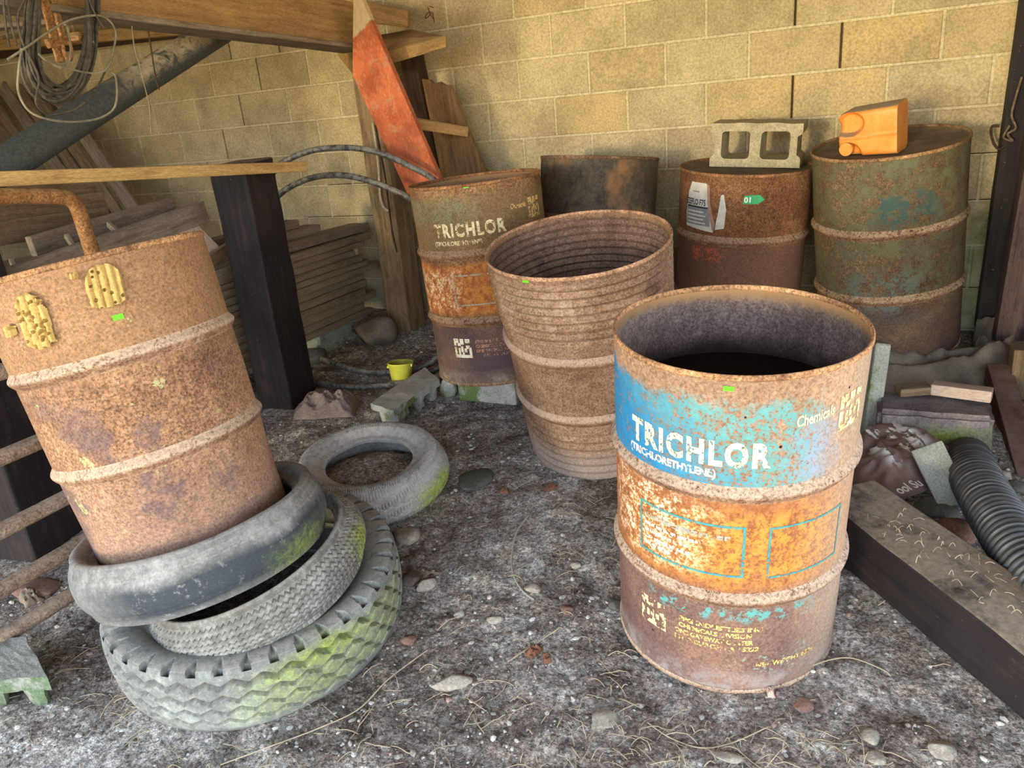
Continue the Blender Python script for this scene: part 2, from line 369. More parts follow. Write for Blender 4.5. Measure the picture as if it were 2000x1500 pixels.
def pipe_mat():
    g = Mt('dusty black pipe', 0.6, 0.3); co = g.sc(g.obj(), 1, (2, 2, 2)); p = g.xyz(g.obj())
    a = g.noise(co, 13, 7, 0.7, 0.5); b = g.noise(co, 90, 4, 0.7)
    base = g.ramp(b, [(0.3, (0.035, 0.042, 0.045)), (0.7, (0.085, 0.095, 0.095))])
    d = g.m('MULTIPLY', g.m('MULTIPLY', g.mr(a, 0.42, 0.52), g.mr(g.up(), -0.25, 0.35)), g.mr(p[0], -0.05, 0.15))
    dc = g.ramp(g.noise(co, 30, 5, 0.7), [(0.3, (0.28, 0.24, 0.18)), (0.7, (0.50, 0.42, 0.28))])
    return g.col(g.mix(d, base, dc))
M_pipe = pipe_mat()
M_cable = simple('dusty black cable', (0.11, 0.098, 0.078), 0.75, 60, 0.6, 0.3)
M_cable2 = simple('tan cable', (0.30, 0.27, 0.19), 0.5, 40, 0.7)
def poly_mat():
    g = Mt('dusty black plastic pipe', 0.45, 0.4); co = g.obj(); b = g.noise(co, 35, 5, 0.7)
    col = g.ramp(b, [(0.4, (0.035, 0.036, 0.037)), (0.60, (0.16, 0.155, 0.14))])
    d = g.m('MULTIPLY', g.mr(g.up(), 0.0, 0.8), g.mr(b, 0.35, 0.6)); return g.col(g.mix(g.m('MULTIPLY', d, 0.7), col, (0.33, 0.31, 0.27)))
M_poly = poly_mat()
M_hose = simple('black corrugated plastic', (0.070, 0.074, 0.080), 0.5, 25, 0.42, 0.4)
M_yellow = simple('yellow plastic', (0.70, 0.70, 0.09), 0.2, 15, 0.5, 0.35)
M_yellow_in = simple('dirty yellow plastic', (0.42, 0.41, 0.06), 0.5, 20, 0.6)
M_green = simple('green sticker', (0.13, 0.85, 0.02), 0.05, 10, 0.5)
M_green2 = simple('green tape', (0.05, 0.42, 0.16), 0.3, 30, 0.5)
M_white = simple('white paint', (0.8, 0.8, 0.75), 0.1, 30)
M_paper = simple('white label paper', (0.68, 0.64, 0.57), 0.25, 30)
M_ink = simple('black ink', (0.03, 0.03, 0.03), 0.3, 30)
M_inkgrey = simple('grey printed panel', (0.27, 0.28, 0.28), 0.4, 60)
M_rope = simple('old rope', (0.62, 0.53, 0.36), 0.5, 80)
M_straw = simple('dry straw', (0.48, 0.41, 0.29), 0.35, 20, 0.9)
M_nest = None
def nest_mat():
    g = Mt('dried mud', 0.95, 0.1); co = g.obj(); a = g.noise(co, 40, 5, 0.65); b = g.noise(co, 220, 3, 0.7)
    col = g.ramp(a, [(0.3, (0.42, 0.29, 0.10)), (0.7, (0.60, 0.44, 0.17))]); col = g.gain(col, g.mr(b, 0.3, 0.7, 0.8, 1.2)); g.bump(b, 0.5, 0.002); return g.col(col)
M_nest = nest_mat()
def cloth_mat():
    g = Mt('dusty grey sacking', 0.95, 0.1); co = g.obj(); a = g.noise(co, 5, 5, 0.6); b = g.noise(co, 140, 3, 0.7)
    col = g.ramp(a, [(0.36, (0.14, 0.118, 0.098)), (0.64, (0.32, 0.275, 0.225))]); col = g.gain(col, g.mr(b, 0.3, 0.7, 0.8, 1.2)); g.bump(b, 0.4, 0.002); return g.col(col)
M_cloth = cloth_mat()
def flaked(name, c1, c2, loss=0.5, seed=0.0, scale=120):
    """old stencil paint: where it has flaked off the steel shows through"""
    g = Mt(name, 0.8, 0.2); co = g.sc(g.obj(), 1.0, (seed, seed, seed)); a = g.noise(co, 30, 4, 0.6); n = g.noise(co, scale, 4, 0.7)
    g.col(g.gain(g.ramp(a, [(0.35, c2), (0.65, c1)]), g.mr(n, 0.3, 0.7, 0.85, 1.12)))
    al = g.mr(g.m('ADD', g.m('MULTIPLY', n, 0.65), g.m('MULTIPLY', a, 0.35)), loss - 0.015, loss + 0.015)
    g.put(g.b.inputs['Alpha'], al); return g.mat
M_let_white = flaked('cream stencil paint', (0.82, 0.78, 0.66), (0.72, 0.60, 0.36), 0.43, 1)
M_let_white2 = flaked('worn cream stencil paint', (0.80, 0.70, 0.45), (0.64, 0.46, 0.20), 0.45, 2)
M_let_chem = flaked('cream script paint', (0.80, 0.74, 0.50), (0.74, 0.62, 0.34), 0.40, 11)
M_let_sub = flaked('worn small white lettering', (0.78, 0.76, 0.68), (0.66, 0.62, 0.5), 0.445, 3)
M_let_yel = flaked('worn small yellow lettering', (0.72, 0.52, 0.20), (0.6, 0.38, 0.12), 0.485, 4)
M_let_pink = flaked('faded pink lettering', (0.50, 0.27, 0.20), (0.42, 0.2, 0.14), 0.49, 5)
M_line_teal = flaked('teal line paint', (0.10, 0.33, 0.30), (0.04, 0.26, 0.33), 0.42, 6)
M_line_grey = flaked('grey line paint', (0.42, 0.40, 0.32), (0.28, 0.33, 0.30), 0.46, 7)

# ------------------------------------------------------------------ floor, walls, roof
def gh(x, y):
    p = Vector((x, y, 0.0))
    h = gz(x, y) + 0.022 * mnoise.noise(p * 1.7) + 0.013 * mnoise.noise(p * 5.1 + Vector((3, 1, 0))) + 0.010 * mnoise.noise(p * 13 + Vector((7, 2, 0))) + 0.0055 * abs(mnoise.noise(p * 26)) + 0.0042 * mnoise.noise(p * 52 + Vector((1, 9, 0)))
    return h - 0.010
def make_floor():
    bm = bmesh.new(); x0, x1, y0, y1, d = -7.2, 1.7, -0.7, 4.3, 0.0135
    nx, ny = int((x1 - x0) / d), int((y1 - y0) / d)
    vs = [[bm.verts.new((x0 + i * d, y0 + j * d, gh(x0 + i * d, y0 + j * d))) for i in range(nx + 1)] for j in range(ny + 1)]
    for j in range(ny):
        for i in range(nx): bm.faces.new((vs[j][i], vs[j][i + 1], vs[j + 1][i + 1], vs[j + 1][i]))
    xe, ye = x0 + nx * d, y0 + ny * d
    for (a, b, c_, e_) in ((x0, 4.5, -4.0, y0), (xe, 4.5, y0, ye)):
        bm.faces.new([bm.verts.new((px_, py_, gz(px_, py_) - 0.008)) for px_, py_ in ((a, c_), (b, c_), (b, e_), (a, e_))])
    return struct(obj('floor', bm, M_ground))
make_floor()
WY = 4.08
def make_wall():
    bm = bmesh.new(); lay = bm.loops.layers.float_color.new('tone'); rnd = random.Random(4)
    def quadbox(x0, x1, z0, z1, y, depth, col, bev=0.0035):
        vs = []
        for (ix, iz, yy) in ((0, 0, depth), (1, 0, depth), (1, 1, depth), (0, 1, depth), (0, 0, bev), (1, 0, bev), (1, 1, bev), (0, 1, bev)):
            vs.append(bm.verts.new(((x0, x1)[ix], y + yy, (z0, z1)[iz])))
        for (ix, iz) in ((0, 0), (1, 0), (1, 1), (0, 1)):
            vs.append(bm.verts.new(((x0 + bev * 1.3, x1 - bev * 1.3)[ix], y, (z0 + bev * 1.3, z1 - bev * 1.3)[iz])))
        fs = []
        for k in range(4):
            k2 = (k + 1) % 4
            fs.append(bm.faces.new((vs[k], vs[k2], vs[4 + k2], vs[4 + k]))); fs.append(bm.faces.new((vs[4 + k], vs[4 + k2], vs[8 + k2], vs[8 + k])))
        fs.append(bm.faces.new(vs[8:12]))
        for f in fs:
            for l in f.loops: l[lay] = (*col, 1)
    crackv = {(0, 3.5), (1, 4), (2, 3.5), (0, -4.5), (1, -5), (2, -5.5), (-1, -5), (-1, -4), (3, -6)}
    BW, BH, ML = 0.4064, 0.2032, 0.0055
    xr = 0.82
    for c in range(-5, 11):
        zt = 1.831 - BH * c; zb = zt - BH; half = 0.5 if c % 2 == 0 else 0.0
        for k in range(-14, 7):
            u0 = k + half; xa = u0 * BW - 1.8806; xb = xa + BW
            if xa > xr: continue
            xb2 = min(xb, xr)
            t = rnd.random(); och = 0.0
            if (c, u0) in ((2, .5), (2, 2.5), (2, 3.5), (1, 4)): och = 0.75
            elif rnd.random() < 0.12: och = 0.35
            quadbox(xa + ML, xb2 - ML, zb + ML, zt - ML, WY + rnd.uniform(-0.0015, 0.0015), 0.05, (t, och, 0))
            mt = (rnd.random(), 0, 1)
            if (c, u0) not in crackv: quadbox(xa - ML, xa + ML, zb, zt, WY + 0.0015 + rnd.uniform(-.001, .001), 0.045, mt, 0.001)
            bedcrack = (c == 4 and (-4 <= u0 <= -2 or u0 >= 4.5)) or (c == 5 and (u0 >= 4.5 or u0 in (-4, -3))) or (c == 7 and u0 >= 4)
            if not bedcrack: quadbox(xa, xb2, zt - ML, zt + ML, WY + 0.0015 + rnd.uniform(-.001, .001), 0.045, mt, 0.001)
            else: quadbox(xa, xb2, zt - ML, zt + 0.001, WY + 0.004, 0.045, mt, 0.001)
    vs = [bm.verts.new(p) for p in ((-7.2, WY + .05, -.4), (xr, WY + .05, -.4), (xr, WY + .05, 2.9), (-7.2, WY + .05, 2.9))]
    f = bm.faces.new(vs)
    for l in f.loops: l[lay] = (0.2, 0, 0, 1)
    vs2 = [bm.verts.new((v.co.x, WY + .2, v.co.z)) for v in vs]
    f2 = bm.faces.new(list(reversed(vs2)))
    for l in f2.loops: l[lay] = (0.2, 0, 0, 1)
    for k in range(4): bm.faces.new((vs[(k + 1) % 4], vs[k], vs2[k], vs2[(k + 1) % 4]))
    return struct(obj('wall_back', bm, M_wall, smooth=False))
make_wall()
def slab(name, x0, x1, y0, y1, z0, z1, mat):
    bm = bmesh.new(); bmesh.ops.create_cube(bm, size=1.0)
    for v in bm.verts: v.co = Vector(((x0 + x1) / 2 + v.co.x * (x1 - x0), (y0 + y1) / 2 + v.co.y * (y1 - y0), (z0 + z1) / 2 + v.co.z * (z1 - z0)))
    return struct(obj(name, bm, mat, smooth=False))
slab('wall_left', -7.3, -7.15, 0.2, 4.28, -0.5, 2.9, M_old)
slab('wall_right', 0.80, 0.90, 2.55, 4.28, -0.3, 2.9, M_dark)
slab('wall_front', -7.3, -4.3, -0.6, -0.5, -0.5, 2.9, M_old)
slab('ceiling', -7.3, 4.5, -1.9, 4.3, 2.62, 2.72, M_old)

# ------------------------------------------------------------------ drums
def drum_frame(B, a):
    B = Vector(B); a = Vector(a).normalized(); v = Vector((-B.x, -B.y, 0)); v = (v - a * v.dot(a)).normalized(); x_ = a.cross(v) * 1
    # local -Y looks at the camera side, local X to the right
    y_ = -v; x_ = y_.cross(a)
    M = Matrix.Identity(4)
    for i in range(3): M[i][0] = x_[i]; M[i][1] = y_[i]; M[i][2] = a[i]; M[i][3] = B[i]
    return M
class Drum:
    def __init__(s, name, label, B, a, H, rb, rt, mat, mat_in, mat_hoop, mat_lid, hoops=(0.59, 0.297), open_top=True, ribs=(), skew=(0, 0), oval=0.0, dent=0.003, seed=0, lid_drop=0.014, thick=0.0016, bulge=None, fill=0.02, hoop_w=0.027):
        s.M = drum_frame(B, a); s.H, s.rb, s.rt, s.skew, s.oval, s.dent, s.seed, s.bulge = H, rb, rt, skew, oval, dent, seed, bulge
        s.root = empty('oil_drum', label, 'oil drum', s.M)
        def rib(z):
            q = 0.0
            for (za, zb, amp, n) in ribs:
                if za < z < zb: q += amp * math.sin((z - za) / (zb - za) * n * 2 * PI) * min(1, (z - za) / 0.02, (zb - z) / 0.012)
            return q
        step = 0.006 if ribs else 0.022
        zs = [0.02 + i * step for i in range(int((H - 0.02) / step) + 1)] + [H]
        prof = [(0.0, 0.016), (0.15, 0.016), (-0.012, 0.016), (-0.004, 0.004)]; mi = [0, 0, 0, 0]
        prof = [(('a', 0.0), 0.016), (('a', 0.15), 0.016), (('d', -0.010), 0.016), (('d', -0.003), 0.006)]
        nb = len(prof)
        prof += [(('d', rib(z)), z) for z in zs]; no = len(prof)
        if open_top:
            prof += [(('d', rib(z) - thick - 0.001), z) for z in reversed(zs)] + [(('d', -0.012), fill), (('a', 0.0), fill)]
            mi = lambda i: 1 if i >= no else 0
        else:
            prof += [(('d', -0.006), H - lid_drop * 0.5), (('d', -0.012), H - lid_drop), (('a', 0.2), H - lid_drop - 0.002), (('a', 0.1), H - lid_drop), (('a', 0.0), H - lid_drop)]
            mi = lambda i: 2 if i >= no else 0
        def fn(t, r, z):
            if r[0] == 'a': return s.pt(t, r[1], z, True)
            return s.pt(t, r[1], z)
        bm = lathe_custom(prof, 128, fn, mi)
        s.body = obj('drum_body', bm, None, s.root, mats=[mat, mat_in, mat_lid])
        rim = lathe_custom([(('d', 0.0045 * math.cos(q) - 0.0005), H - 0.004 + 0.0075 * math.sin(q)) for q in (2 * PI * k / 12 for k in range(12))], 128, fn, None, True)
        obj('top_rim', rim, mat_hoop[1], s.root)
        rim = lathe_custom([(('d', 0.004 * math.cos(q) - 0.0005), 0.007 + 0.008 * math.sin(q)) for q in (2 * PI * k / 10 for k in range(10))], 128, fn, None, True)
        obj('bottom_rim', rim, mat_hoop[0], s.root)
        for hz in hoops:
            pr = [(('d', -0.001 + 0.0130 * (math.cos(q) * .5 + .5) ** 1.15), hz + hoop_w * q / PI) for q in (-PI + 2 * PI * k / 16 for k in range(17))]
            obj('rolling_hoop', lathe_custom(pr, 128, fn, None), mat_hoop[0], s.root)
    def pt(s, t, d, z, absolute=False):
        k = z / s.H; R = d if absolute else s.rb + (s.rt - s.rb) * k + d
        if not absolute:
            n = mnoise.noise(Vector((math.sin(t) * 1.3 + s.seed, -math.cos(t) * 1.3, z * 3.2)))
            R += s.dent * n
            if s.bulge: R += s.bulge(t, z)
        x_, y_ = R * math.sin(t) * (1 + s.oval * k), -R * math.cos(t) * (1 - s.oval * k)
        return Vector((x_, y_, z + k ** 2 * (s.skew[0] * x_ + s.skew[1] * y_)))
    def on(s, t0, z0, lift=0.0012):
        r = s.rb
        return lambda x, y: s.pt(math.radians(t0) + x / r, lift, z0 + y)
    def mark(s, name, bm, t0, z0, mat, lift=0.0012, label=None, step=0.008):
        o = obj(name, wrap_on(bm, s.on(t0, z0, lift), step), mat, s.root)
        if label: o['label'] = label
        return o
    def text(s, body, t0, z0, size, width, mat, bold=0.0, lift=0.0014, name='lettering', slope=0.0, space=1.0):
        bm = text_polys(body, size, 1.0, bold, 0, space); xs = [v.co.x for v in bm.verts]; k = width / (max(xs) - min(xs)); x0 = min(xs)
        for v in bm.verts: v.co.x = (v.co.x - x0) * k; v.co.y += slope * v.co.x
        return s.mark(name, bm, t0, z0, mat, lift)
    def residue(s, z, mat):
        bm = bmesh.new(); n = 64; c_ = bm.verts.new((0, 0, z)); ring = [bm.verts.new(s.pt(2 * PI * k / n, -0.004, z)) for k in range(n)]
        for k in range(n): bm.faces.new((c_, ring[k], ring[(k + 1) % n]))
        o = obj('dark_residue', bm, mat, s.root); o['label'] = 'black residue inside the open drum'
    def sticker(s, t0, z0, w=0.021, h=0.0105):
        s.mark('green_sticker', rect2d(-w / 2, -h / 2, w / 2, h / 2), t0, z0, M_green, 0.0022, 'small bright green price sticker')
def lathe_custom(prof, seg, fn, mi, closed=False):
    bm = bmesh.new(); rows = []
    for (r, z) in prof:
        if r == ('a', 0.0): rows.append([bm.verts.new(fn(0, r, z))]); continue
        rows.append([bm.verts.new(fn(2 * PI * k / seg, r, z)) for k in range(seg)])
    N = len(rows)
    for i in range(N if closed else N - 1):
        A, B = rows[i], rows[(i + 1) % N]
        for k in range(seg):
            k2 = (k + 1) % seg
            if len(A) == 1: f = bm.faces.new((A[0], B[k2], B[k]))
            elif len(B) == 1: f = bm.faces.new((A[k], A[k2], B[0]))
            else: f = bm.faces.new((A[k], A[k2], B[k2], B[k]))
            if mi: f.material_index = mi(i)
    return bm
def theta_z(g):
    p = g.xyz(g.obj()); return g.m('ARCTAN2', p[0], g.m('MULTIPLY', p[1], -1.0)), p[2]
def paint(g, col, mask, pc, loss, n, hard=0.02):
    """coat of paint, gone where the grain n falls under the loss level"""
    return g.mix(g.m('MULTIPLY', mask, g.mr(n, loss - hard, loss + hard)), col, pc)
D2R = PI / 180
def inner_mat(name, c1=(0.26, 0.205, 0.18), c2=(0.14, 0.10, 0.09), seed=0.0, stain=None):
    g = Mt(name, 0.85, 0.25); co, a, b, c, col = rust_base(g, tuple(q * .6 for q in c2), c2, c1, seed, 0.75, 3)
    z = g.xyz(g.obj())[2]; col = g.mix(g.mr(g.m('ADD', z, g.m('MULTIPLY', b, 0.03)), 0.845, 0.875), col, (0.33, 0.19, 0.085))
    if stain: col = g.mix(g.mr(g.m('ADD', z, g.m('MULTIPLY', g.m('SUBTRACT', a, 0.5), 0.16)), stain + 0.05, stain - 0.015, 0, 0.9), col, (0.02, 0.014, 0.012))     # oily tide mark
    return g.col(col)
def hoop_mats(name, dust=(0.43, 0.33, 0.26), rim=(0.36, 0.20, 0.10), seed=0.0, amt=0.0):
    g = Mt(name + ' dusty hoop', 0.9, 0.15); co, a, b, c, col = rust_base(g, seed=seed, speck=0.9)
    col = g.mix(g.m('MULTIPLY', g.mr(g.m('ADD', g.m('MULTIPLY', b, .45), g.m('MULTIPLY', c, .55)), 0.40 - amt, 0.54 - amt), g.m('MULTIPLY', g.mr(a, 0.3, 0.6, 0.6 + amt * 4, 1.0), g.mr(g.up(), -0.45, 0.25, 0.18, 1.0))), col, g.gain(dust, g.mr(c, 0.35, 0.65, 0.75, 1.25)))
    g2 = Mt(name + ' rim', 0.85, 0.25); co, a, b, c, col2 = rust_base(g2, (0.10, 0.045, 0.03), rim, tuple(min(1, q * 1.8) for q in rim), seed + 1, 0.9, 6)
    return g.col(col), g2.col(col2)
def mat_front():
    g = Mt('rust with blue and orange paint', 0.82, 0.25); co, a, b, c, col = rust_base(g, seed=1.0, light=(0.50, 0.29, 0.17)); t, z = theta_z(g)
    fine = g.noise(co, 130, 5, 0.72); med = g.noise(co, 34, 5, 0.65); rag = g.noise(co, 18, 6, 0.7)
    sp = g.m('ADD', g.m('MULTIPLY', fine, 0.6), g.m('MULTIPLY', med, 0.4))
    col = g.mix(g.m('MULTIPLY', g.band(z, 0.57, 1.0, 0.02, rag, 0.05), 0.5), col, g.gain((0.40, 0.27, 0.18), g.mr(fine, 0.36, 0.64, 0.5, 1.5)))
    low = g.band(z, -0.1, 0.285, 0.012, rag, 0.05)
    col = g.mix(g.m('MULTIPLY', low, 0.72), col, g.gain(g.ramp(a, [(0.35, (0.125, 0.078, 0.083)), (0.65, (0.235, 0.145, 0.115))]), g.mr(fine, 0.33, 0.67, 0.55, 1.5)))
    mid = g.band(z, 0.325, 0.575, 0.012, rag, 0.03)
    col = g.mix(g.m('MULTIPLY', mid, 0.75), col, g.gain(g.ramp(med, [(0.35, (0.30, 0.105, 0.035)), (0.65, (0.52, 0.21, 0.07))]), g.mr(fine, 0.3, 0.7, 0.6, 1.35)))
    yel = g.m('MULTIPLY', g.band(z, 0.345, 0.535, 0.025, rag, 0.08), g.band(t, -60 * D2R, 52 * D2R, 0.25, rag, 0.5))
    col = paint(g, col, yel, g.ramp(med, [(0.4, (0.52, 0.20, 0.035)), (0.6, (0.60, 0.285, 0.055))]), 0.487, sp)
    wht = g.m('MULTIPLY', g.band(z, 0.36, 0.56, 0.02, rag, 0.10), g.band(t, -70 * D2R, -16 * D2R, 0.22, rag, 0.8))
    col = paint(g, col, wht, (0.72, 0.63, 0.50), 0.53, sp)
    right = g.mr(t, 28 * D2R, 62 * D2R)
    col = g.mix(g.m('MULTIPLY', right, 0.6), col, g.gain((0.47, 0.36, 0.26), g.mr(fine, 0.3, 0.7, 0.65, 1.35)))
    blu = g.m('MULTIPLY', g.band(z, 0.598, 0.815, 0.012, rag, 0.11), g.band(t, -95 * D2R, 33 * D2R, 0.10, rag, 0.6))
    tint = g.mr(g.m('ADD', g.m('ADD', t, g.m('MULTIPLY', g.m('SUBTRACT', z, 0.68), 3.2)), g.m('MULTIPLY', rag, 0.8)), -0.42, 0.5)
    bc = g.gain(g.mix(tint, (0.022, 0.205, 0.43), (0.125, 0.335, 0.34)), g.mr(med, 0.35, 0.65, 0.85, 1.12))
    lossn = g.m('SUBTRACT', sp, g.m('MULTIPLY', tint, 0.055))
    col = paint(g, col, blu, bc, 0.435, lossn)
    pale = g.m('MULTIPLY', g.band(z, 0.60, 0.75, 0.03, rag, 0.14), g.band(t, 26 * D2R, 44 * D2R, 0.12, rag, 0.5))
    col = g.mix(g.m('MULTIPLY', pale, g.mr(sp, 0.42, 0.5, 0, 0.8)), col, (0.24, 0.36, 0.50))
    chips = g.m('MULTIPLY', g.band(z, 0.232, 0.275, 0.008, rag, 0.05), g.band(t, -38 * D2R, 45 * D2R, 0.1, rag, 0.8))
    col = paint(g, col, chips, (0.12, 0.35, 0.34), 0.53, g.m('ADD', g.m('MULTIPLY', med, 0.7), g.m('MULTIPLY', fine, 0.3)))
    chips2 = g.m('MULTIPLY', g.band(z, 0.06, 0.13, 0.01, rag, 0.05), g.band(t, 5 * D2R, 45 * D2R, 0.1))
    col = paint(g, col, chips2, (0.22, 0.38, 0.32), 0.56, sp)
    foot = g.band(z, -0.1, 0.07, 0.02, rag, 0.10); col = g.mix(g.m('MULTIPLY', foot, g.mr(rag, 0.45, 0.6, 0.1, 0.65)), col, (0.36, 0.33, 0.33))
    holes = g.mr(g.vor(co, 11), 0.045, 0.03); col = g.mix(holes, col, (0.01, 0.008, 0.008))
    return g.col(col)
def mat_trich():
    g = Mt('brown rust with faded green and orange paint', 0.82, 0.25); co, a, b, c, col = rust_base(g, (0.075, 0.038, 0.02), (0.20, 0.105, 0.05), (0.35, 0.21, 0.10), 5.0); t, z = theta_z(g)
    fine = g.noise(co, 130, 5, 0.72); med = g.noise(co, 30, 5, 0.65); rag = g.noise(co, 14, 6, 0.7); sp = g.m('ADD', g.m('MULTIPLY', fine, 0.6), g.m('MULTIPLY', med, 0.4))
    up = g.band(z, 0.61, 0.83, 0.02, rag, 0.08); col = g.mix(g.m('MULTIPLY', up, 0.6), col, g.gain((0.185, 0.135, 0.062), g.mr(fine, 0.33, 0.67, 0.55, 1.6)))
    gr = g.m('MULTIPLY', g.band(z, 0.72, 0.825, 0.012, rag, 0.05), g.band(t, -90 * D2R, -4 * D2R, 0.25, rag, 0.9)); col = paint(g, col, gr, (0.215, 0.215, 0.12), 0.515, sp, 0.05)
    mid = g.band(z, 0.33, 0.55, 0.015, rag, 0.05); col = g.mix(g.m('MULTIPLY', mid, 0.85), col, g.gain(g.ramp(med, [(0.35, (0.28, 0.07, 0.022)), (0.62, (0.62, 0.245, 0.055))]), g.mr(fine, 0.3, 0.7, 0.55, 1.5)))
    wht = g.m('MULTIPLY', g.band(z, 0.345, 0.52, 0.02, rag, 0.1), g.band(t, -85 * D2R, -28 * D2R, 0.2, rag, 0.8)); col = paint(g, col, wht, (0.66, 0.56, 0.40), 0.535, sp)
    low = g.band(z, -0.1, 0.275, 0.012, rag, 0.04); col = g.mix(g.m('MULTIPLY', low, 0.78), col, g.gain(g.ramp(a, [(0.35, (0.10, 0.066, 0.07)), (0.65, (0.19, 0.125, 0.095))]), g.mr(fine, 0.33, 0.67, 0.6, 1.4)))
    pur = g.m('MULTIPLY', g.band(z, 0.05, 0.17, 0.03, rag, 0.1), g.band(t, -22 * D2R, 40 * D2R, 0.2, rag, 0.5)); col = g.mix(g.m('MULTIPLY', pur, 0.7), col, (0.075, 0.052, 0.075))
    foot = g.band(z, -0.1, 0.06, 0.02, rag, 0.10); col = g.mix(g.m('MULTIPLY', foot, g.mr(rag, 0.45, 0.6, 0.1, 0.7)), col, (0.38, 0.33, 0.28))
    return g.col(col)
def mat_ribbed():
    g = Mt('pink brown rust with pale crust', 0.88, 0.2); co, a, b, c, col = rust_base(g, (0.13, 0.072, 0.05), (0.225, 0.138, 0.09), (0.345, 0.235, 0.16), 9.0, 0.75); t, z = theta_z(g)
    med = g.noise(co, 22, 6, 0.7); fine = g.noise(co, 150, 4, 0.7)
    cr = g.m('MULTIPLY', g.band(z, 0.62, 0.86, 0.05), g.mr(g.m('ADD', g.m('MULTIPLY', med, .7), g.m('MULTIPLY', a, .3)), 0.55, 0.63)); col = g.mix(g.m('MULTIPLY', cr, 0.5), col, g.gain((0.52, 0.40, 0.30), g.mr(fine, .3, .7, .7, 1.3)))
    dk = g.m('MULTIPLY', g.mr(g.noise(co, 7, 6, 0.7), 0.60, 0.66), g.band(z, 0.65, 0.88, 0.06)); col = g.mix(g.m('MULTIPLY', dk, 0.6), col, (0.075, 0.038, 0.028))
    foot = g.band(z, -0.1, 0.13, 0.05, med, 0.12); col = g.mix(g.m('MULTIPLY', foot, 0.65), col, g.gain((0.36, 0.30, 0.275), g.mr(fine, .3, .7, .65, 1.35)))
    return g.col(col)
def mat_block():
    g = Mt('dark brown rust', 0.85, 0.22); co, a, b, c, col = rust_base(g, (0.085, 0.035, 0.018), (0.17, 0.075, 0.032), (0.29, 0.155, 0.07), 13.0, 0.9); t, z = theta_z(g)
    fine = g.noise(co, 140, 4, 0.7); med = g.noise(co, 20, 6, 0.7)
    low = g.band(z, -0.1, 0.575, 0.02, med, 0.06); col = g.mix(g.m('MULTIPLY', low, 0.65), col, g.gain((0.135, 0.08, 0.062), g.mr(fine, .33, .67, .6, 1.45)))
    rd = g.m('MULTIPLY', g.band(z, 0.50, 0.56, 0.01, med, 0.05), g.band(t, -48 * D2R, -16 * D2R, 0.1, med, 0.4)); col = paint(g, col, rd, (0.50, 0.115, 0.05), 0.52, g.m('ADD', g.m('MULTIPLY', fine, .6), g.m('MULTIPLY', med, .4)))
    return g.col(col)
def mat_greenD():
    g = Mt('faded green paint over rust', 0.8, 0.25); co, a, b, c, col = rust_base(g, (0.07, 0.034, 0.022), (0.165, 0.088, 0.045), (0.30, 0.19, 0.10), 17.0); t, z = theta_z(g)
    fine = g.noise(co, 130, 5, 0.72); med = g.noise(co, 16, 6, 0.68); sp = g.m('ADD', g.m('MULTIPLY', fine, 0.5), g.m('MULTIPLY', med, 0.5))
    col = paint(g, col, g.band(z, 0.27, 1.0, 0.02, med, 0.1), g.ramp(med, [(0.4, (0.085, 0.10, 0.05)), (0.62, (0.15, 0.148, 0.078))]), 0.495, sp, 0.06)
    rag2 = g.noise(co, 40, 5, 0.7); st = g.m('MULTIPLY', g.band(z, 0.625, 0.755, 0.02, med, 0.12), g.band(t, -6 * D2R, 40 * D2R, 0.12, med, 0.7)); col = paint(g, col, st, (0.05, 0.092, 0.08), 0.50, g.m('ADD', g.m('MULTIPLY', med, .6), g.m('MULTIPLY', rag2, .4)), 0.03)
    st2 = g.m('MULTIPLY', g.band(z, 0.20, 0.42, 0.03, med, 0.15), g.band(t, -30 * D2R, 25 * D2R, 0.2, med, 0.8)); col = paint(g, col, st2, (0.135, 0.17, 0.15), 0.51, sp, 0.03)
    low = g.band(z, -0.1, 0.255, 0.02, med, 0.10); col = g.mix(g.m('MULTIPLY', low, 0.75), col, g.gain(g.ramp(a, [(0.38, (0.075, 0.052, 0.06)), (0.62, (0.18, 0.125, 0.075))]), g.mr(fine, .33, .67, .6, 1.4)))
    return g.col(col)
def mat_short():
    g = Mt('dark stained steel', 0.65, 0.3); co, a, b, c, col = rust_base(g, (0.028, 0.024, 0.02), (0.085, 0.066, 0.045), (0.19, 0.145, 0.09), 21.0, 0.5, 4.5)
    col = g.mix(g.mr(g.noise(co, 4, 5, 0.6), 0.56, 0.66, 0, 0.8), col, (0.26, 0.13, 0.05)); return g.col(col)
def mat_left():
    g = Mt('orange brown rust', 0.85, 0.22); co, a, b, c, col = rust_base(g, (0.12, 0.06, 0.04), (0.275, 0.152, 0.085), (0.46, 0.285, 0.17), 25.0, 0.95, 2.6); t, z = theta_z(g)
    fine = g.noise(co, 150, 4, 0.72); med = g.noise(co, 12, 6, 0.68)
    up = g.band(z, 0.55, 0.9, 0.04, med, 0.1); col = g.mix(g.m('MULTIPLY', up, 0.5), col, g.gain((0.32, 0.19, 0.098), g.mr(fine, .36, .64, .6, 1.4)))
    low = g.mr(g.m('ADD', z, g.m('MULTIPLY', med, 0.12)), 0.42, 0.16); col = g.mix(g.m('MULTIPLY', low, 0.5), col, g.gain((0.32, 0.215, 0.18), g.mr(fine, .33, .67, .55, 1.5)))
    pu = g.m('MULTIPLY', g.mr(g.noise(co, 5.5, 4, 0.6), 0.52, 0.60), g.mr(z, 0.62, 0.38)); col = g.mix(g.m('MULTIPLY', pu, 0.7), col, g.gain((0.12, 0.085, 0.10), g.mr(fine, .33, .67, .6, 1.4)))
    li = g.mr(g.noise(co, 10, 5, 0.66), 0.645, 0.665); col = g.mix(g.m('MULTIPLY', li, g.mr(fine, 0.44, 0.5)), col, (0.42, 0.40, 0.20))
    return g.col(col)

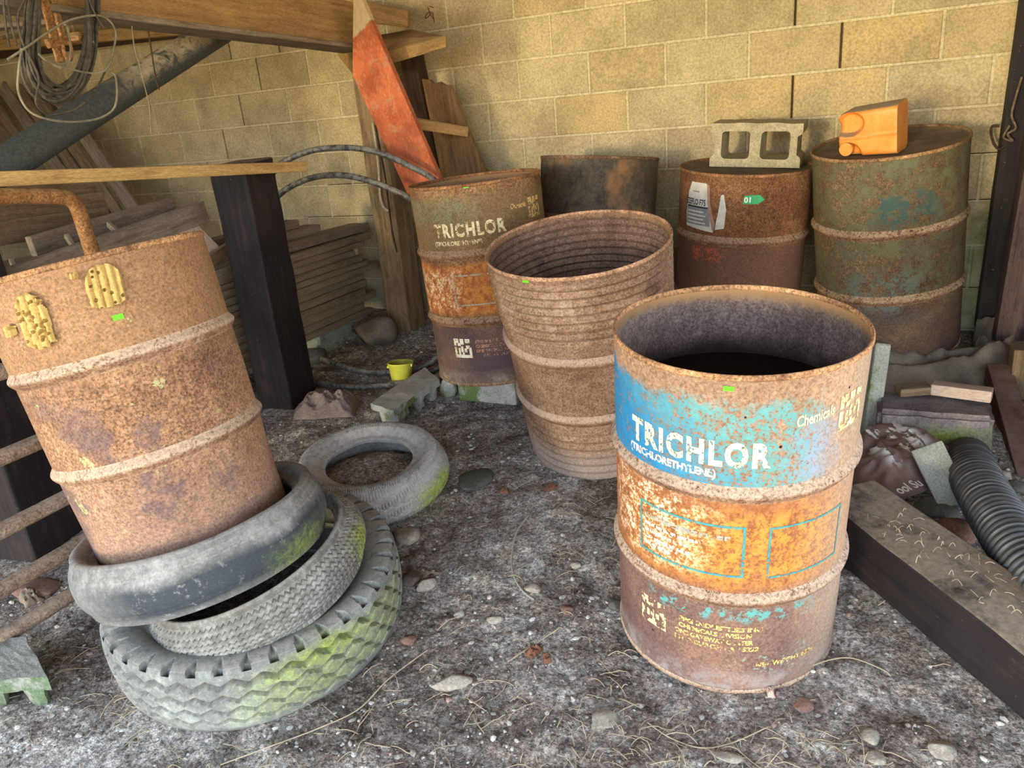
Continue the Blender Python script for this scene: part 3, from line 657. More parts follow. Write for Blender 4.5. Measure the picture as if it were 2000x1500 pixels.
HM = hoop_mats('pale', (0.43, 0.34, 0.265), seed=2.0, amt=0.025); HM_brown = hoop_mats('brown', (0.34, 0.24, 0.16), (0.24, 0.115, 0.05), 7.0)
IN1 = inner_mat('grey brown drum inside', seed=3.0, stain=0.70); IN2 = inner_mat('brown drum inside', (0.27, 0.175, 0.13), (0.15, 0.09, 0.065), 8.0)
LID = simple('dusty drum lid', (0.20, 0.155, 0.095), 0.5, 14, 0.9); 

# front drum: blue TRICHLOR drum
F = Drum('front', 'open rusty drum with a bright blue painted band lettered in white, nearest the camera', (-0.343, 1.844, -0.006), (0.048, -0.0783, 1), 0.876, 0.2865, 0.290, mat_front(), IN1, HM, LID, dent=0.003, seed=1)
F.text('TRICHLOR', -51.5, 0.664, 0.080, 0.332, M_let_white, 0.0040, name='brand_lettering', space=1.22)
F.text('(TRICHLORETHYLENE)', -53, 0.632, 0.026, 0.228, M_let_sub, 0.0014)
F.text('Chemicals', 24.5, 0.752, 0.036, 0.094, M_let_chem, 0.0009, slope=0.10)
def emblem(k=1.0):
    """square maker's mark: three linked letter forms with a solid base bar"""
    bm = bmesh.new()
    for (x0, y0, x1, y1) in ((0, 0, 1, .16), (0, .16, .14, .55), (.86, .16, 1, .55), (.0, .78, .30, 1), (.0, .62, .14, .8), (.22, .62, .40, .78), (.40, .30, .54, .62), (.38, .70, .60, 1.0), (.68, .78, .95, 1), (.70, .48, .92, .66), (.60, .30, .74, .50), (.24, .16, .36, .52), (.46, .16, .58, .28)):
        rect2d(x0 * k, y0 * k, x1 * k, y1 * k, bm)
    return bm
F.mark('emblem', emblem(0.085), 46.5, 0.712, M_let_white2, label='worn cream square emblem')
F.mark('emblem', emblem(0.082), -46, 0.140, flaked('flaked cream emblem', (0.74, 0.62, 0.40), (0.66, 0.5, 0.26), 0.475, 9, 60), label='flaked cream square emblem')
for i, (tx, w) in enumerate((('PPG INDUSTRIES INC', 0.20), ('CHEMICALS DIVISION', 0.175), ('ONE GATEWAY CENTER', 0.19), ('PITTSBURGH PA 15222', 0.205))):
    F.text(tx, -22.5 - (2 if i in (2, 3) else 0), 0.203 - i * 0.0205, 0.0185, w, M_let_yel, 0.0009)
F.text('NET WEIGHT 660#', 15.5, 0.088, 0.021, 0.165, M_let_yel, 0.0009)
def frame_lines(w, h, t):
    bm = rect2d(0, 0, w, t); rect2d(0, h - t, w, h, bm); rect2d(0, t, t, h - t, bm); rect2d(w - t, t, w, h - t, bm); return bm
F.mark('border_frame', frame_lines(0.263, 0.142, 0.006), -46, 0.366, M_line_teal, label='thin teal painted border, left one')
F.mark('border_frame', frame_lines(0.205, 0.142, 0.005), 16.7, 0.362, M_line_teal, label='thin teal painted border, right one')
def smudges(rows, seed):
    """lines of print worn beyond reading: short broken strips"""
    rnd = random.Random(seed); bm = bmesh.new()
    for (y, h, w) in rows:
        x_ = 0.0
        while x_ < w:
            l = rnd.uniform(0.006, 0.022); rect2d(x_, y + rnd.uniform(-.0006, .0006), min(x_ + l, w), y + h, bm); x_ += l + rnd.uniform(0.003, 0.006)
    return bm
F.mark('worn_print', smudges([(0.0, 0.012, 0.215)], 1), -43, 0.468, M_line_grey, label='worn grey heading line')
F.mark('worn_print', smudges([(-i * 0.019, 0.009, w_) for i, w_ in enumerate((0.15, 0.12, 0.13, 0.08))], 2), -43, 0.445, M_let_sub, label='worn white print lines')
F.sticker(-3.8, 0.849)
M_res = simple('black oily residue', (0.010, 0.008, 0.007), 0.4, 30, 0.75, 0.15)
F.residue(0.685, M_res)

T = Drum('trich', 'rusty drum with a green tinge and yellowed lettering, in front of the leaning red board', (-1.6321, 3.0722, 0.2354), (-0.038, -0.0088, 1), 0.876, 0.2865, 0.290, mat_trich(), IN2, HM_brown, LID, dent=0.004, seed=2)
T.text('TRICHLOR', -41.5, 0.671, 0.075, 0.318, M_let_white2, 0.0034, name='brand_lettering', space=1.22)
T.text('(TRICHLORETHYLENE)', -43, 0.635, 0.024, 0.218, M_let_white2, 0.001)
T.mark('emblem', emblem(0.085), 47, 0.700, M_let_yel, label='faint square emblem')
T.text('Chemicals', 28, 0.752, 0.030, 0.080, M_let_yel, 0.0008)
T.mark('emblem', emblem(0.088), -40, 0.135, M_let_white, label='cream square emblem, lower left')
for i, (tx, w) in enumerate((('PPG INDUSTRIES INC', 0.20), ('CHEMICALS DIVISION', 0.18), ('ONE GATEWAY CENTER', 0.19), ('PITTSBURGH PA', 0.12))):
    T.text(tx, -18 + (6 if i == 3 else 0), 0.203 - i * 0.0215, 0.0185, w, M_let_pink, 0.0009)
T.mark('border_frame', frame_lines(0.25, 0.135, 0.006), -31, 0.372, M_line_grey, label='thin grey painted border')
T.sticker(-6.9, 0.868)

Rb = Drum('ribbed', 'open pink-brown drum with a corrugated flared top, standing in the middle', (-1.0, 2.72, 0.085), (0.021, -0.205, 0.845), 0.87, 0.288, 0.328, mat_ribbed(), IN2, hoop_mats('thick dusty', (0.42, 0.315, 0.25), (0.36, 0.21, 0.13), 31.0, 0.07), LID, hoops=(0.545, 0.300), hoop_w=0.030, ribs=((0.61, 0.855, 0.0056, 8), (0.015, 0.235, 0.0042, 6)), dent=0.006, seed=3, skew=(0.0, -0.06))
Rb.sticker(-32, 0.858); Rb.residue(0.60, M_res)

Bl = Drum('block', 'closed dark brown drum carrying the hollow concrete block, with a torn white label', (-0.6611, 3.722, 0.1805), (0.0699, -0.0414, 1), 0.876, 0.2865, 0.290, mat_block(), IN2, HM_brown, LID, open_top=False, dent=0.003, seed=4)
Bl.mark('paper_label', poly2d([(0.012, 0.0), (0.168, -0.012), (0.175, 0.02), (0.150, 0.09), (0.135, 0.165), (0.125, 0.197), (0.04, 0.197), (0.02, 0.15), (0.008, 0.06)]), -59, 0.638, M_paper, 0.0016, 'torn white paper label with black print')
Bl.mark('label_panel', rect2d(0.014, 0.012, 0.152, 0.088), -59, 0.638, M_inkgrey, 0.0026, 'grey printed lower half of the label')
Bl.text('EZEFLO F75', -57.5, 0.738, 0.036, 0.118, M_ink, 0.0008, 0.0028)
Bl.mark('label_line', rect2d(0.05, 0.155, 0.09, 0.160), -59, 0.638, M_inkgrey, 0.0028)
Bl.mark('label_flap', poly2d([(0.128, 0.197), (0.142, 0.19), (0.150, 0.11), (0.178, 0.02), (0.168, -0.008), (0.140, 0.09)]), -59, 0.638, simple('reddish paper back', (0.42, 0.24, 0.17), 0.3, 30), 0.004, 'reddish curled edge of the label')
Bl.mark('label_panel', rect2d(0.018, 0.096, 0.140, 0.103), -59, 0.630, M_ink, 0.0028, 'black bar on the label')
for i in range(4): Bl.mark('label_line', rect2d(0.022, 0.02 + i * 0.016, 0.13 - 0.012 * (i % 2), 0.026 + i * 0.016), -59, 0.638, M_paper, 0.0036)
Bl.mark('paper_scrap', poly2d([(0.0, 0.0), (0.040, 0.008), (0.044, 0.09), (0.03, 0.155), (0.018, 0.15), (0.012, 0.09), (0.004, 0.04)]), -23.5, 0.640, M_paper, 0.0018, 'narrow torn strip of white paper')
Bl.mark('tape_flag', poly2d([(0, 0), (0.062, 0), (0.088, 0.018), (0.066, 0.038), (0.004, 0.036)]), -1.5, 0.757, M_green2, 0.0018, 'green tape flag with white digits')
Bl.text('01', -0.6, 0.764, 0.032, 0.026, M_white, 0.0008, 0.003)

Gr = Drum('green', 'tall drum in faded mottled green paint carrying the orange can, right end of the row', (0.032, 3.745, 0.245), (-0.0657, -0.1325, 1), 0.890, 0.291, 0.296, mat_greenD(), IN2, hoop_mats('tan', (0.46, 0.33, 0.20), (0.29, 0.17, 0.075), 19.0), LID, hoops=(0.582, 0.301), open_top=False, dent=0.004, seed=5)

Sh = Drum('short', 'black stained drum half hidden between the lettered drum and the brown one', (-1.361, 3.62, 0.253), (0.06, 0.115, 1), 0.876, 0.2865, 0.289, mat_short(), IN2, hoop_mats('dark', (0.16, 0.12, 0.085), (0.14, 0.085, 0.05), 23.0), LID, open_top=False, dent=0.003, seed=6)

LR = Vector((-1.859, 1.306, 1.113)); LB = Vector((-1.7095, 1.300, 0.313)); LA = (LR - LB).normalized(); LH = (LR - LB).length
L = Drum('left', 'leaning orange-brown drum with mud nests, its foot set inside a tyre', LB, LA, LH, 0.256, 0.279, mat_left(), IN2, hoop_mats('buff', (0.50, 0.38, 0.28), (0.33, 0.185, 0.09), 27.0, 0.05), LID, hoops=(0.571, 0.312), dent=0.006, seed=7)
L.sticker(4.3, 0.665, 0.022, 0.0125)
def nest(D, t0, z0, w, h, nr, holes, seed, lab, rag=0.3):
    """mud dauber nest: parallel mud tubes with bored exit holes, plastered on the steel"""
    rnd = random.Random(seed); nx, nz = int(w / 0.0013), int(h / 0.0016); bm = bmesh.new(); g_ = {}
    hs = [(rnd.uniform(0.12, 0.88) * w, rnd.uniform(0.08, 0.9) * h, rnd.uniform(0.0028, 0.0042)) for _ in range(holes)]
    def inside(u, v):
        x_ = 2 * u / w - 1; y_ = v / h
        top = 1 - 0.55 * (1 - math.sqrt(max(0, 1 - (x_ * 0.98) ** 2))) + 0.03 * mnoise.noise(Vector((x_ * 3, seed, 1)))
        fr = abs(math.sin(PI * u / w * nr + 0.4)); low = rag * (0.16 + 0.12 * (x_ < -0.55) + 0.17 * fr * (0.6 + 0.6 * abs(mnoise.noise(Vector((x_ * 2, seed, 5))))) + 0.25 * x_ * x_)
        side = 1 - 0.10 * (1 - y_) - 0.05 * mnoise.noise(Vector((y_ * 5, seed, 3)))
        return low < y_ < top and abs(x_) < side
    for i in range(nx + 1):
        for j in range(nz + 1):
            u, v = w * i / nx, h * j / nz
            if not inside(u, v): continue
            ridge = abs(math.sin(PI * u / w * nr)) ** 0.5; e_ = min(1, u / 0.008, (w - u) / 0.008, (h - v) / 0.008 + 0.15)
            d = (0.006 + 0.010 * ridge + 0.0018 * mnoise.noise(Vector((u * 160, v * 160, seed)))) * max(0.15, e_) + 0.002
            for (hx, hz, hr) in hs:
                q = math.hypot(u - hx, v - hz)
                if q < hr: d -= 0.016 * min(1, (hr - q) / 0.0010)
            g_[i, j] = bm.verts.new(D.pt(math.radians(t0) + (u - w * 0.5 + (v - h) * 0.10) / D.rb, max(d, 0.0012), z0 + v - h))
    for (i, j) in list(g_):
        q = [g_.get(k) for k in ((i, j), (i + 1, j), (i + 1, j + 1), (i, j + 1))]
        if all(q): bm.faces.new(q)
    o = obj('mud_nest', bm, M_nest, D.root); o['label'] = lab
nest(L, -29.5, 0.772, 0.072, 0.142, 4, 44, 3, 'pitted yellow mud wasp nest, left one')
nest(L, 5.0, 0.793, 0.076, 0.110, 5, 10, 8, 'ridged yellow mud wasp nest at the rim')
nest(L, -46, 0.715, 0.03, 0.035, 2, 2, 5, 'small broken mud wasp nest at the edge')
nest(L, -6.5, 0.79, 0.02, 0.02, 2, 0, 11, 'crumbs of mud nest beside the ridged nest')

# ------------------------------------------------------------------ tyres
def tri(x): x = x % 1.0; return 4 * abs(x - 0.5) - 1
def tire(name, label, c, axis, R, w, rbead, kind, mat, seed=0, seg=720, yaw=0.0, open_bead=0.72):
    """a loose tyre casing: tread, shoulders, sidewalls, beads and the hollow inside"""
    hw = w / 2; prof = []
    nT = {'truck': 96, 'fine': 110, 'cracked': 60, 'worn': 30}[kind]
    for i in range(nT + 1):
        q = -1 + 2 * i / nT; crown = {'truck': 0.010, 'fine': 0.030, 'worn': 0.020, 'cracked': 0.035}[kind]
        prof.append((R - crown * abs(q) ** 2.4, hw * 0.86 * q, 't'))
    def side(sg):
        out = []; r0 = prof[0][0]; sh = 0.86 * hw
        for i in range(1, 27):
            k = i / 26; r = r0 + (rbead - r0) * k
            bul = math.sin(PI * min(1, k * 1.08 + 0.14)) ** 0.8 if k < 0.8 else math.sin(PI * min(1, k * 1.08 + 0.14)) ** 0.8
            zz = sh * (1 - k) + hw * open_bead * k + (0.30 * hw * bul if kind != 'truck' else 0.20 * hw * bul)
            out.append((r, sg * zz, 's'))
        out.append((rbead - 0.006, sg * (hw * open_bead - 0.004), 'b')); out.append((rbead - 0.004, sg * (hw * open_bead - 0.016), 'b'))
        return out
    top = side(1); bot = side(-1); th = 0.012
    inner = []
    for i in range(0, 17):
        k = i / 16; a = PI * k
        inner.append((rbead + 0.004 + (R - 0.022 - rbead) * math.sin(a) ** 0.7, (hw * open_bead - 0.014) * math.cos(a) * (1 + 0.22 * math.sin(a)), 'i'))
    full = [(r, z, k) for (r, z, k) in prof] + top + inner + list(reversed(bot))
    rnd = random.Random(seed); ph = rnd.random()
    def depth(t, r, z, k):
        u = t / (2 * PI)
        if kind == 'truck':
            if k == 't':
                q = z / hw; d = 0
                for j, (zc, wd, dp) in enumerate(((-0.58, .06, .018), (-0.22, .06, .022), (0.16, .07, .026), (0.56, .095, .034))):
                    e_ = abs(q - zc - 0.085 * tri(u * 38 + (j % 2) * 0.5))
                    d = max(d, dp * max(0, 1 - max(0, e_ - wd * 0.55) / (wd * 0.45)) if e_ < wd else 0)
                return d, 0
            if k == 's' and z > 0:
                kk = (R - r) / (R - rbead); e_ = abs(((u * 38 + 0.5) % 1.0) - 0.5)
                if 0.06 < kk < 0.46:
                    wd = 0.17 * (1 if kk < 0.2 else (0.46 - kk) / 0.26)
                    if e_ < wd: return 0, (0.032 if kk < 0.22 else 0.014) * min(1, (wd - e_) / 0.035)
                return 0, 0
        if kind == 'fine' and k in 'ts':
            q = z / hw
            if k == 't':
                d = 0
                for j in range(8):
                    e_ = abs(q - (-0.8 + 0.22 * j) - 0.045 * tri(u * 110)); d = max(d, 0.009 * max(0, 1 - e_ / 0.042))
                return d, 0
            kk = (R - r) / (R - rbead)
            if kk < 0.22: return 0.003 * max(0, 1 - abs(tri(u * 110)) * 2.2), 0
        if kind == 'cracked' and k in 'ts':
            if k == 't':
                q = z / hw; e1 = abs(q - 0.25 - 0.05 * math.sin(u * 300)); e2 = abs(q + 0.25 - 0.05 * math.sin(u * 320)); e3 = abs(tri(u * 75 + 0.18 * q))
                return max(0.006 * max(0, 1 - e1 / 0.06), 0.006 * max(0, 1 - e2 / 0.06), 0.006 * max(0, 1 - e3 / 0.16)), 0
            kk = (R - r) / (R - rbead); wv = 0.22 * math.sin(r * 190 + u * 25) + 0.15 * math.sin(r * 70)
            e_ = abs(tri(u * 95 + wv)); return 0, 0.0085 * max(0, 1 - e_ / 0.30) * (1 if 0.02 < kk < 0.62 else 0)
        if kind == 'worn' and k == 't':
            q = z / hw; return 0.0035 * max(0, 1 - abs(abs(q) - 0.62 - 0.02 * tri(u * 90)) / 0.03), 0
        if kind == 'worn' and k in 'ib': return 0.004 * max(0, 1 - abs(tri(u * 130)) * 1.5), 0
        return 0, 0
    tw = 0.006 if kind != 'truck' else 0.003
    bm = bmesh.new(); rows = []
    for (r, z, k) in full:
        row = []
        for s_ in range(seg):
            t = 2 * PI * s_ / seg; dr, dz = depth(t, r, z, k)
            n = mnoise.noise(Vector((math.sin(t) * 1.6 + seed, math.cos(t) * 1.6, z * 6))) * tw
            row.append(bm.verts.new(((r - dr + n) * math.sin(t), -(r - dr + n) * math.cos(t), z - dz * (1 if z > 0 else -1) + n * 0.8)))
        rows.append(row)
    N = len(rows)
    for i in range(N):
        A, B = rows[i], rows[(i + 1) % N]
        for s_ in range(seg): bm.faces.new((A[s_], A[(s_ + 1) % seg], B[(s_ + 1) % seg], B[s_]))
    o = obj(name, bm, mat); a = Vector(axis).normalized()
    o.matrix_world = drum_frame(c, a); tag(o, label, 'tyre'); return o
def rubber(name, seed, base=(0.17, 0.175, 0.17), dust=(0.33, 0.315, 0.285), moss=((-20, 70),), mosscol=(0.40, 0.50, 0.055), mossz=(-0.2, 0.2), bare=None, pale=(0.36, 0.39, 0.37), mossamt=0.9, mosszs=None, amts=None):
    g = Mt(name, 0.8, 0.25); co = g.sc(g.obj(), 1, (seed, seed, 0)); p = g.xyz(g.obj()); t, z = theta_z(g)
    a = g.noise(co, 5, 6, 0.65); b = g.noise(co, 45, 5, 0.7); c = g.noise(co, 190, 3, 0.7)
    col = g.ramp(g.m('ADD', g.m('MULTIPLY', a, .55), g.m('MULTIPLY', b, .45)), [(0.36, tuple(q * .62 for q in base)), (0.5, base), (0.64, pale)])
    d = g.m('MULTIPLY', g.mr(g.up(), 0.35, 0.9), g.mr(b, 0.3, 0.55)); col = g.mix(g.m('MULTIPLY', d, 0.75), col, dust)
    if bare:
        (t0, t1, z0, z1) = bare; f = g.m('MULTIPLY', g.band(t, t0 * D2R, t1 * D2R, 0.25, a, 0.8), g.band(z, z0, z1, 0.015, a, 0.06))
        col = g.mix(g.m('MULTIPLY', f, g.mr(b, 0.72, 0.58, 0.25, 0.96)), col, (0.040, 0.048, 0.062))
    for k_, (t0, t1) in enumerate(moss):
        mz = mosszs[k_] if mosszs else mossz; mossamt = amts[k_] if amts else mossamt
        f = g.m('MULTIPLY', g.band(t, t0 * D2R, t1 * D2R, 0.16, a, 0.6), g.band(z, mz[0], mz[1], 0.02, a, 0.06)); f = g.m('MULTIPLY', f, g.mr(b, 0.36, 0.54, 0.25, 1))
        col = g.mix(g.m('MULTIPLY', f, mossamt), col, g.gain(g.ramp(b, [(0.35, tuple(q * .7 for q in mosscol)), (0.65, mosscol)]), g.mr(c, .3, .7, .8, 1.2)))
    col = g.gain(col, g.mr(c, 0.3, 0.7, 0.82, 1.18)); g.bump(g.m('ADD', b, c), 0.35, 0.002); return g.col(col)
tire('tire', 'big truck tyre with zigzag tread and green algae, at the bottom of the pile', (-1.662, 1.415, 0.058), (0.05, -0.085, 1), 0.436, 0.215, 0.300, 'truck', rubber('truck tyre rubber', 1, base=(0.20, 0.21, 0.20), moss=((2, 34), (-10, 62)), mosszs=((0.035, 0.088), (-0.075, 0.07)), amts=(0.85, 0.42), pale=(0.36, 0.385, 0.355), mosscol=(0.32, 0.40, 0.075)), 1, 880)
tire('tire', 'fine-treaded tyre nested inside the truck tyre, under the tilted smooth tyre', (-1.60, 1.385, 0.172), (-0.215, -0.18, 1), 0.328, 0.140, 0.262, 'fine', rubber('fine tyre rubber', 2, base=(0.155, 0.15, 0.14), moss=((58, 80),), mossz=(-0.06, 0.03)), 2, 880)
tire('tire', 'tilted smooth-worn tyre on top of the pile, holding the leaning drum', (-1.695, 1.300, 0.325), (-0.19, 0.02, 1), 0.352, 0.150, 0.278, 'worn', rubber('smooth tyre rubber', 3, base=(0.20, 0.205, 0.205), moss=((30, 62),), mossz=(-0.09, -0.01), mosscol=(0.22, 0.29, 0.08), mossamt=0.7, bare=(-48, 75, -0.07, 0.028), pale=(0.36, 0.37, 0.37)), 3, 560)
tire('tire', 'cracked pale grey tyre half full of dirt, lying by itself beside the concrete slab', (-1.768, 2.165, 0.082), (0.05, -0.09, 1), 0.306, 0.17, 0.175, 'cracked', rubber('cracked tyre rubber', 4, base=(0.33, 0.325, 0.315), dust=(0.50, 0.49, 0.47), moss=((34, 72),), mossz=(-0.075, 0.035), mosscol=(0.33, 0.43, 0.04), pale=(0.45, 0.445, 0.43)), 4, 760)
def mound(name, label, c, r, h, mat, seed):
    bm = bmesh.new(); n = 40; rows = [[bm.verts.new((0, 0, h))]]
    for i in range(1, 15):
        k = i / 14; rows.append([bm.verts.new((r * k * math.cos(2 * PI * j / n), r * k * math.sin(2 * PI * j / n), h * (1 - 0.55 * k * k) + 0.012 * mnoise.noise(Vector((r * k * math.cos(2 * PI * j / n) * 22, r * k * math.sin(2 * PI * j / n) * 22, seed))))) for j in range(n)])
    rows.append([bm.verts.new((r * math.cos(2 * PI * j / n), r * math.sin(2 * PI * j / n), -0.02)) for j in range(n)])
    for j in range(n): bm.faces.new((rows[0][0], rows[1][j], rows[1][(j + 1) % n]))
    for i in range(1, 15):
        for j in range(n): bm.faces.new((rows[i][j], rows[i + 1][j], rows[i + 1][(j + 1) % n], rows[i][(j + 1) % n]))
    bm.faces.new(list(reversed(rows[-1])))
    o = obj(name, bm, mat); o.location = c; tag(o, label, 'dirt'); return o
mound('dirt_heap', 'dark crumbly dirt filling the middle of the cracked tyre', (-1.768, 2.165, 0.045), 0.215, 0.085, M_ground, 1)
mound('dirt_heap', 'dark dirt and crumbs packed round the foot of the leaning drum inside the top tyre', (-1.697, 1.300, 0.275), 0.250, 0.05, M_ground, 2)

# ------------------------------------------------------------------ timber framing on the left
def rounded_post(name, label, p, w, d, h, mat, yaw=0.0, seed=0, lean=(0, 0)):
    bm = box_bm(h, d, w, 0.012, int(h / 0.06), 0.006, seed, 3, ends=1.2)
    o = obj(name, bm, mat, None, False); up = Vector((lean[0], lean[1], 1)); p = Vector(p)
    o.matrix_world = frame(p + up.normalized() * h / 2, up, (math.sin(yaw), -math.cos(yaw), 0)); return tag(o, label, 'post')
rounded_post('timber_post', 'black creosoted post between the leaning drum and the lettered drum', (-2.692, 2.745, 0.02), 0.24, 0.185, 1.245, M_creo, 0.16, 1)
rounded_post('timber_post', 'mottled brown post behind the red board, hung with a rope', (-2.655, 3.83, 0.12), 0.18, 0.16, 1.66, wood('mottled brown post', (0.33, 0.235, 0.13), (0.125, 0.078, 0.045), 22, seed=14, bump=0.6, crack=0.6), 0.0, 2)
rounded_post('timber_post', 'blue-black post behind the gate rails at the left edge', (-2.90, 1.50, -0.06), 0.24, 0.24, 1.30, M_creo, 0.1, 3)
t = beam('roof_beam', (-2.62, 3.62, 1.86), (-2.62, 0.9, 1.985), 0.115, 0.215, M_beam, seed=1, rough=0.002); tag(t, 'large yellow sawn beam running overhead from the top left to the red board', 'beam')
t = beam('beam_ledge', (-2.60, 3.62, 1.748), (-2.60, 1.55, 1.842), 0.16, 0.022, M_grey, seed=2); tag(t, 'thin grey board nailed along the underside of the overhead beam', 'board')
t = beam('batten', (-2.50, 2.945, 1.213), (-2.50, 1.2, 1.342), 0.04, 0.046, M_pine, seed=3, rough=0.0012); tag(t, 'long pale pine batten crossing in front of the black post', 'batten')
def from_px(name, label, cat, q, depth, mat, seed=0, bev=0.0):
    """board from four corner points, given thickness along -its face normal"""
    bm = bmesh.new(); a = [Vector(p) for p in q]; n = (a[1] - a[0]).cross(a[3] - a[0]).normalized()
    if n.y > 0: n = -n
    n = -n
    f = [bm.verts.new(p) for p in a]; b = [bm.verts.new(p + n * depth) for p in a]; k = len(a)
    bm.faces.new(f); bm.faces.new(list(reversed(b)))
    for i in range(k): bm.faces.new((f[(i + 1) % k], f[i], b[i], b[(i + 1) % k]))
    bmesh.ops.recalc_face_normals(bm, faces=bm.faces)
    c_ = sum((v.co for v in bm.verts), Vector()) / len(bm.verts)
    x_ = (max(a, key=lambda p: p.z) - min(a, key=lambda p: p.z)) if abs(max(p.z for p in a) - min(p.z for p in a)) > 0.35 else (a[1] - a[0])
    M = frame(c_, x_, n if abs(n.dot(x_.normalized())) < 0.9 else (0, 0, 1))
    Mi = M.inverted()
    for v in bm.verts: v.co = Mi @ v.co
    if bev: bmesh.ops.bevel(bm, geom=list(bm.edges), offset=bev, segments=1, affect='EDGES')
    o = obj(name, bm, mat, None, False); o.matrix_world = M; return tag(o, label, cat)
def redboard():
    q = [(688, 146), (806, 402), (862, 357), (706, -2), (690, -30)]
    pts = [PY(x_, y_, Y_) for (x_, y_), Y_ in zip(q, (3.40, 3.49, 3.49, 3.36, 3.35))]
    low = [PY(842, 480, 3.515), PY(905, 455, 3.515)]
    pts = [pts[0], low[0], low[1], pts[3], pts[4]]
    bm = bmesh.new(); n = Vector((0.08, 1, 0.02)).normalized(); f = [bm.verts.new(p) for p in pts]; b = [bm.verts.new(p + n * 0.032) for p in pts]
    bm.faces.new(f); bm.faces.new(list(reversed(b)))
    for i in range(5): bm.faces.new((f[(i + 1) % 5], f[i], b[i], b[(i + 1) % 5]))
    bmesh.ops.recalc_face_normals(bm, faces=bm.faces); bmesh.ops.bevel(bm, geom=list(bm.edges), offset=0.002, segments=1, affect='EDGES')
    o = obj('plank', bm, M_redb, None, False); tag(o, 'scuffed orange-red painted board leaning behind the lettered drum, bare wood tip', 'board')
redboard()
def hexa(name, label, cat, f4, b4, mat):
    bm = bmesh.new(); f = [bm.verts.new(p) for p in f4]; b = [bm.verts.new(p) for p in b4]
    bm.faces.new(f); bm.faces.new(list(reversed(b)))
    for i in range(4): bm.faces.new((f[(i + 1) % 4], f[i], b[i], b[(i + 1) % 4]))
    bmesh.ops.recalc_face_normals(bm, faces=bm.faces); bmesh.ops.bevel(bm, geom=list(bm.edges), offset=0.004, segments=1, affect='EDGES')
    c_ = sum((v.co for v in bm.verts), Vector()) / len(bm.verts)
    x_ = (Vector(f4[1]) - Vector(f4[0])); M = frame(c_, x_, (0, 0, 1)); Mi = M.inverted()
    for v in bm.verts: v.co = Mi @ v.co
    o = obj(name, bm, mat, None, False); o.matrix_world = M; return tag(o, label, cat)
hexa('short_timber', 'dusty square timber end jutting right from behind the red board, the lower of the two', 'timber',
     [PY(690, 118, 3.62), PY(871, 70, 3.50), PY(872, 93, 3.50), PY(690, 148, 3.62)], [PY(660, 82, 3.86), PY(803, 57, 3.86), PY(803, 82, 3.86), PY(660, 110, 3.86)], M_beam)
hexa('short_timber', 'short timber end at the very top behind the red board, above the dusty one', 'timber',
     [PY(672, -8, 3.70), PY(796, 20, 3.70), PY(796, 54, 3.70), PY(672, 40, 3.70)], [PY(672, -8, 3.95), PY(800, 20, 3.95), PY(800, 54, 3.95), PY(672, 40, 3.95)], M_beam)
beam_o = beam('wall_stud', PY(850, 330, 3.99), PY(800, 90, 3.99), 0.10, 0.10, M_dark, up=(0, -1, 0), seed=4); tag(beam_o, 'dark upright stud against the block wall right of the red board', 'stud')
def broken_board():
    q = [(824, 154), (838, 156), (846, 163), (858, 160), (868, 166), (879, 166), (950, 345), (985, 440), (905, 470), (862, 345)]
    n = Vector((0, 1, 0)); pts = [PY(x_, y_, 3.86 + 0.0003 * (y_ - 150)) for x_, y_ in q]
    bm = bmesh.new(); f = [bm.verts.new(p) for p in pts]; b = [bm.verts.new(p + n * 0.03) for p in pts]; k = len(q)
    bm.faces.new(f); bm.faces.new(list(reversed(b)))
    for i in range(k): bm.faces.new((f[(i + 1) % k], f[i], b[i], b[(i + 1) % k]))
    bmesh.ops.recalc_face_normals(bm, faces=bm.faces)
    c_ = sum((v.co for v in bm.verts), Vector()) / len(bm.verts); M = frame(c_, pts[0] - pts[9], (0, -1, 0)); Mi = M.inverted()
    for v in bm.verts: v.co = Mi @ v.co
    o = obj('plank', bm, wood('brown broken board', (0.30, 0.185, 0.085), (0.13, 0.075, 0.035), 30, seed=15, crack=0.5), None, False); o.matrix_world = M
    tag(o, 'broken brown board with a jagged top leaning on the wall behind the lettered drum', 'board')
broken_board()
hexa('brace', 'short pale brace running from the red board to the broken board', 'brace',
     [PY(795, 228, 3.50), PY(915, 249, 3.835), PY(914, 268, 3.835), PY(795, 250, 3.50)], [PY(795, 226, 3.56), PY(915, 247, 3.868), PY(914, 266, 3.868), PY(795, 248, 3.56)], M_beam)
t = beam('wall_plate', PY(-40, 93, 3.93), PY(372, 56, 3.93), 0.10, 0.07, M_beam, seed=6); tag(t, 'brown rail along the wall behind the hanging cable, upper left', 'rail')
t = beam('plank', PY(-40, 56, 3.70), PY(330, 26, 3.70), 0.16, 0.03, M_pink, seed=7); tag(t, 'pale board on top of the rail, behind the hanging cable', 'board')
t = beam('plank', PY(-40, 112, 3.98), PY(365, 64, 3.98), 0.05, 0.05, M_dark, seed=8); tag(t, 'dark thin batten under the rail at the upper left', 'batten')

# cream rope and dark cord hanging on the mottled post
def curve_tube(name, label, cat, pts, r, mat, n=8, seg=8, group=None, closed=False):
    o = obj(name, tube_bm(spline(pts, n, closed), r, seg, closed=closed), mat); 
    return tag(o, label, cat, group) if label else o
curve_tube('rope', 'pale twisted rope hanging down the left side of the mottled post', 'rope', [PY(728, 240, 3.72), PY(737, 300, 3.72), PY(741, 350, 3.72), PY(743, 385, 3.72), PY(750, 405, 3.72), PY(760, 412, 3.72)], 0.008, M_rope)
curve_tube('rope', 'thin dark cord hanging beside the pale rope on the mottled post', 'rope', [PY(733, 245, 3.70), PY(744, 300, 3.70), PY(753, 350, 3.70), PY(759, 400, 3.70), PY(766, 450, 3.70), PY(775, 492, 3.70)], 0.005, M_dark)

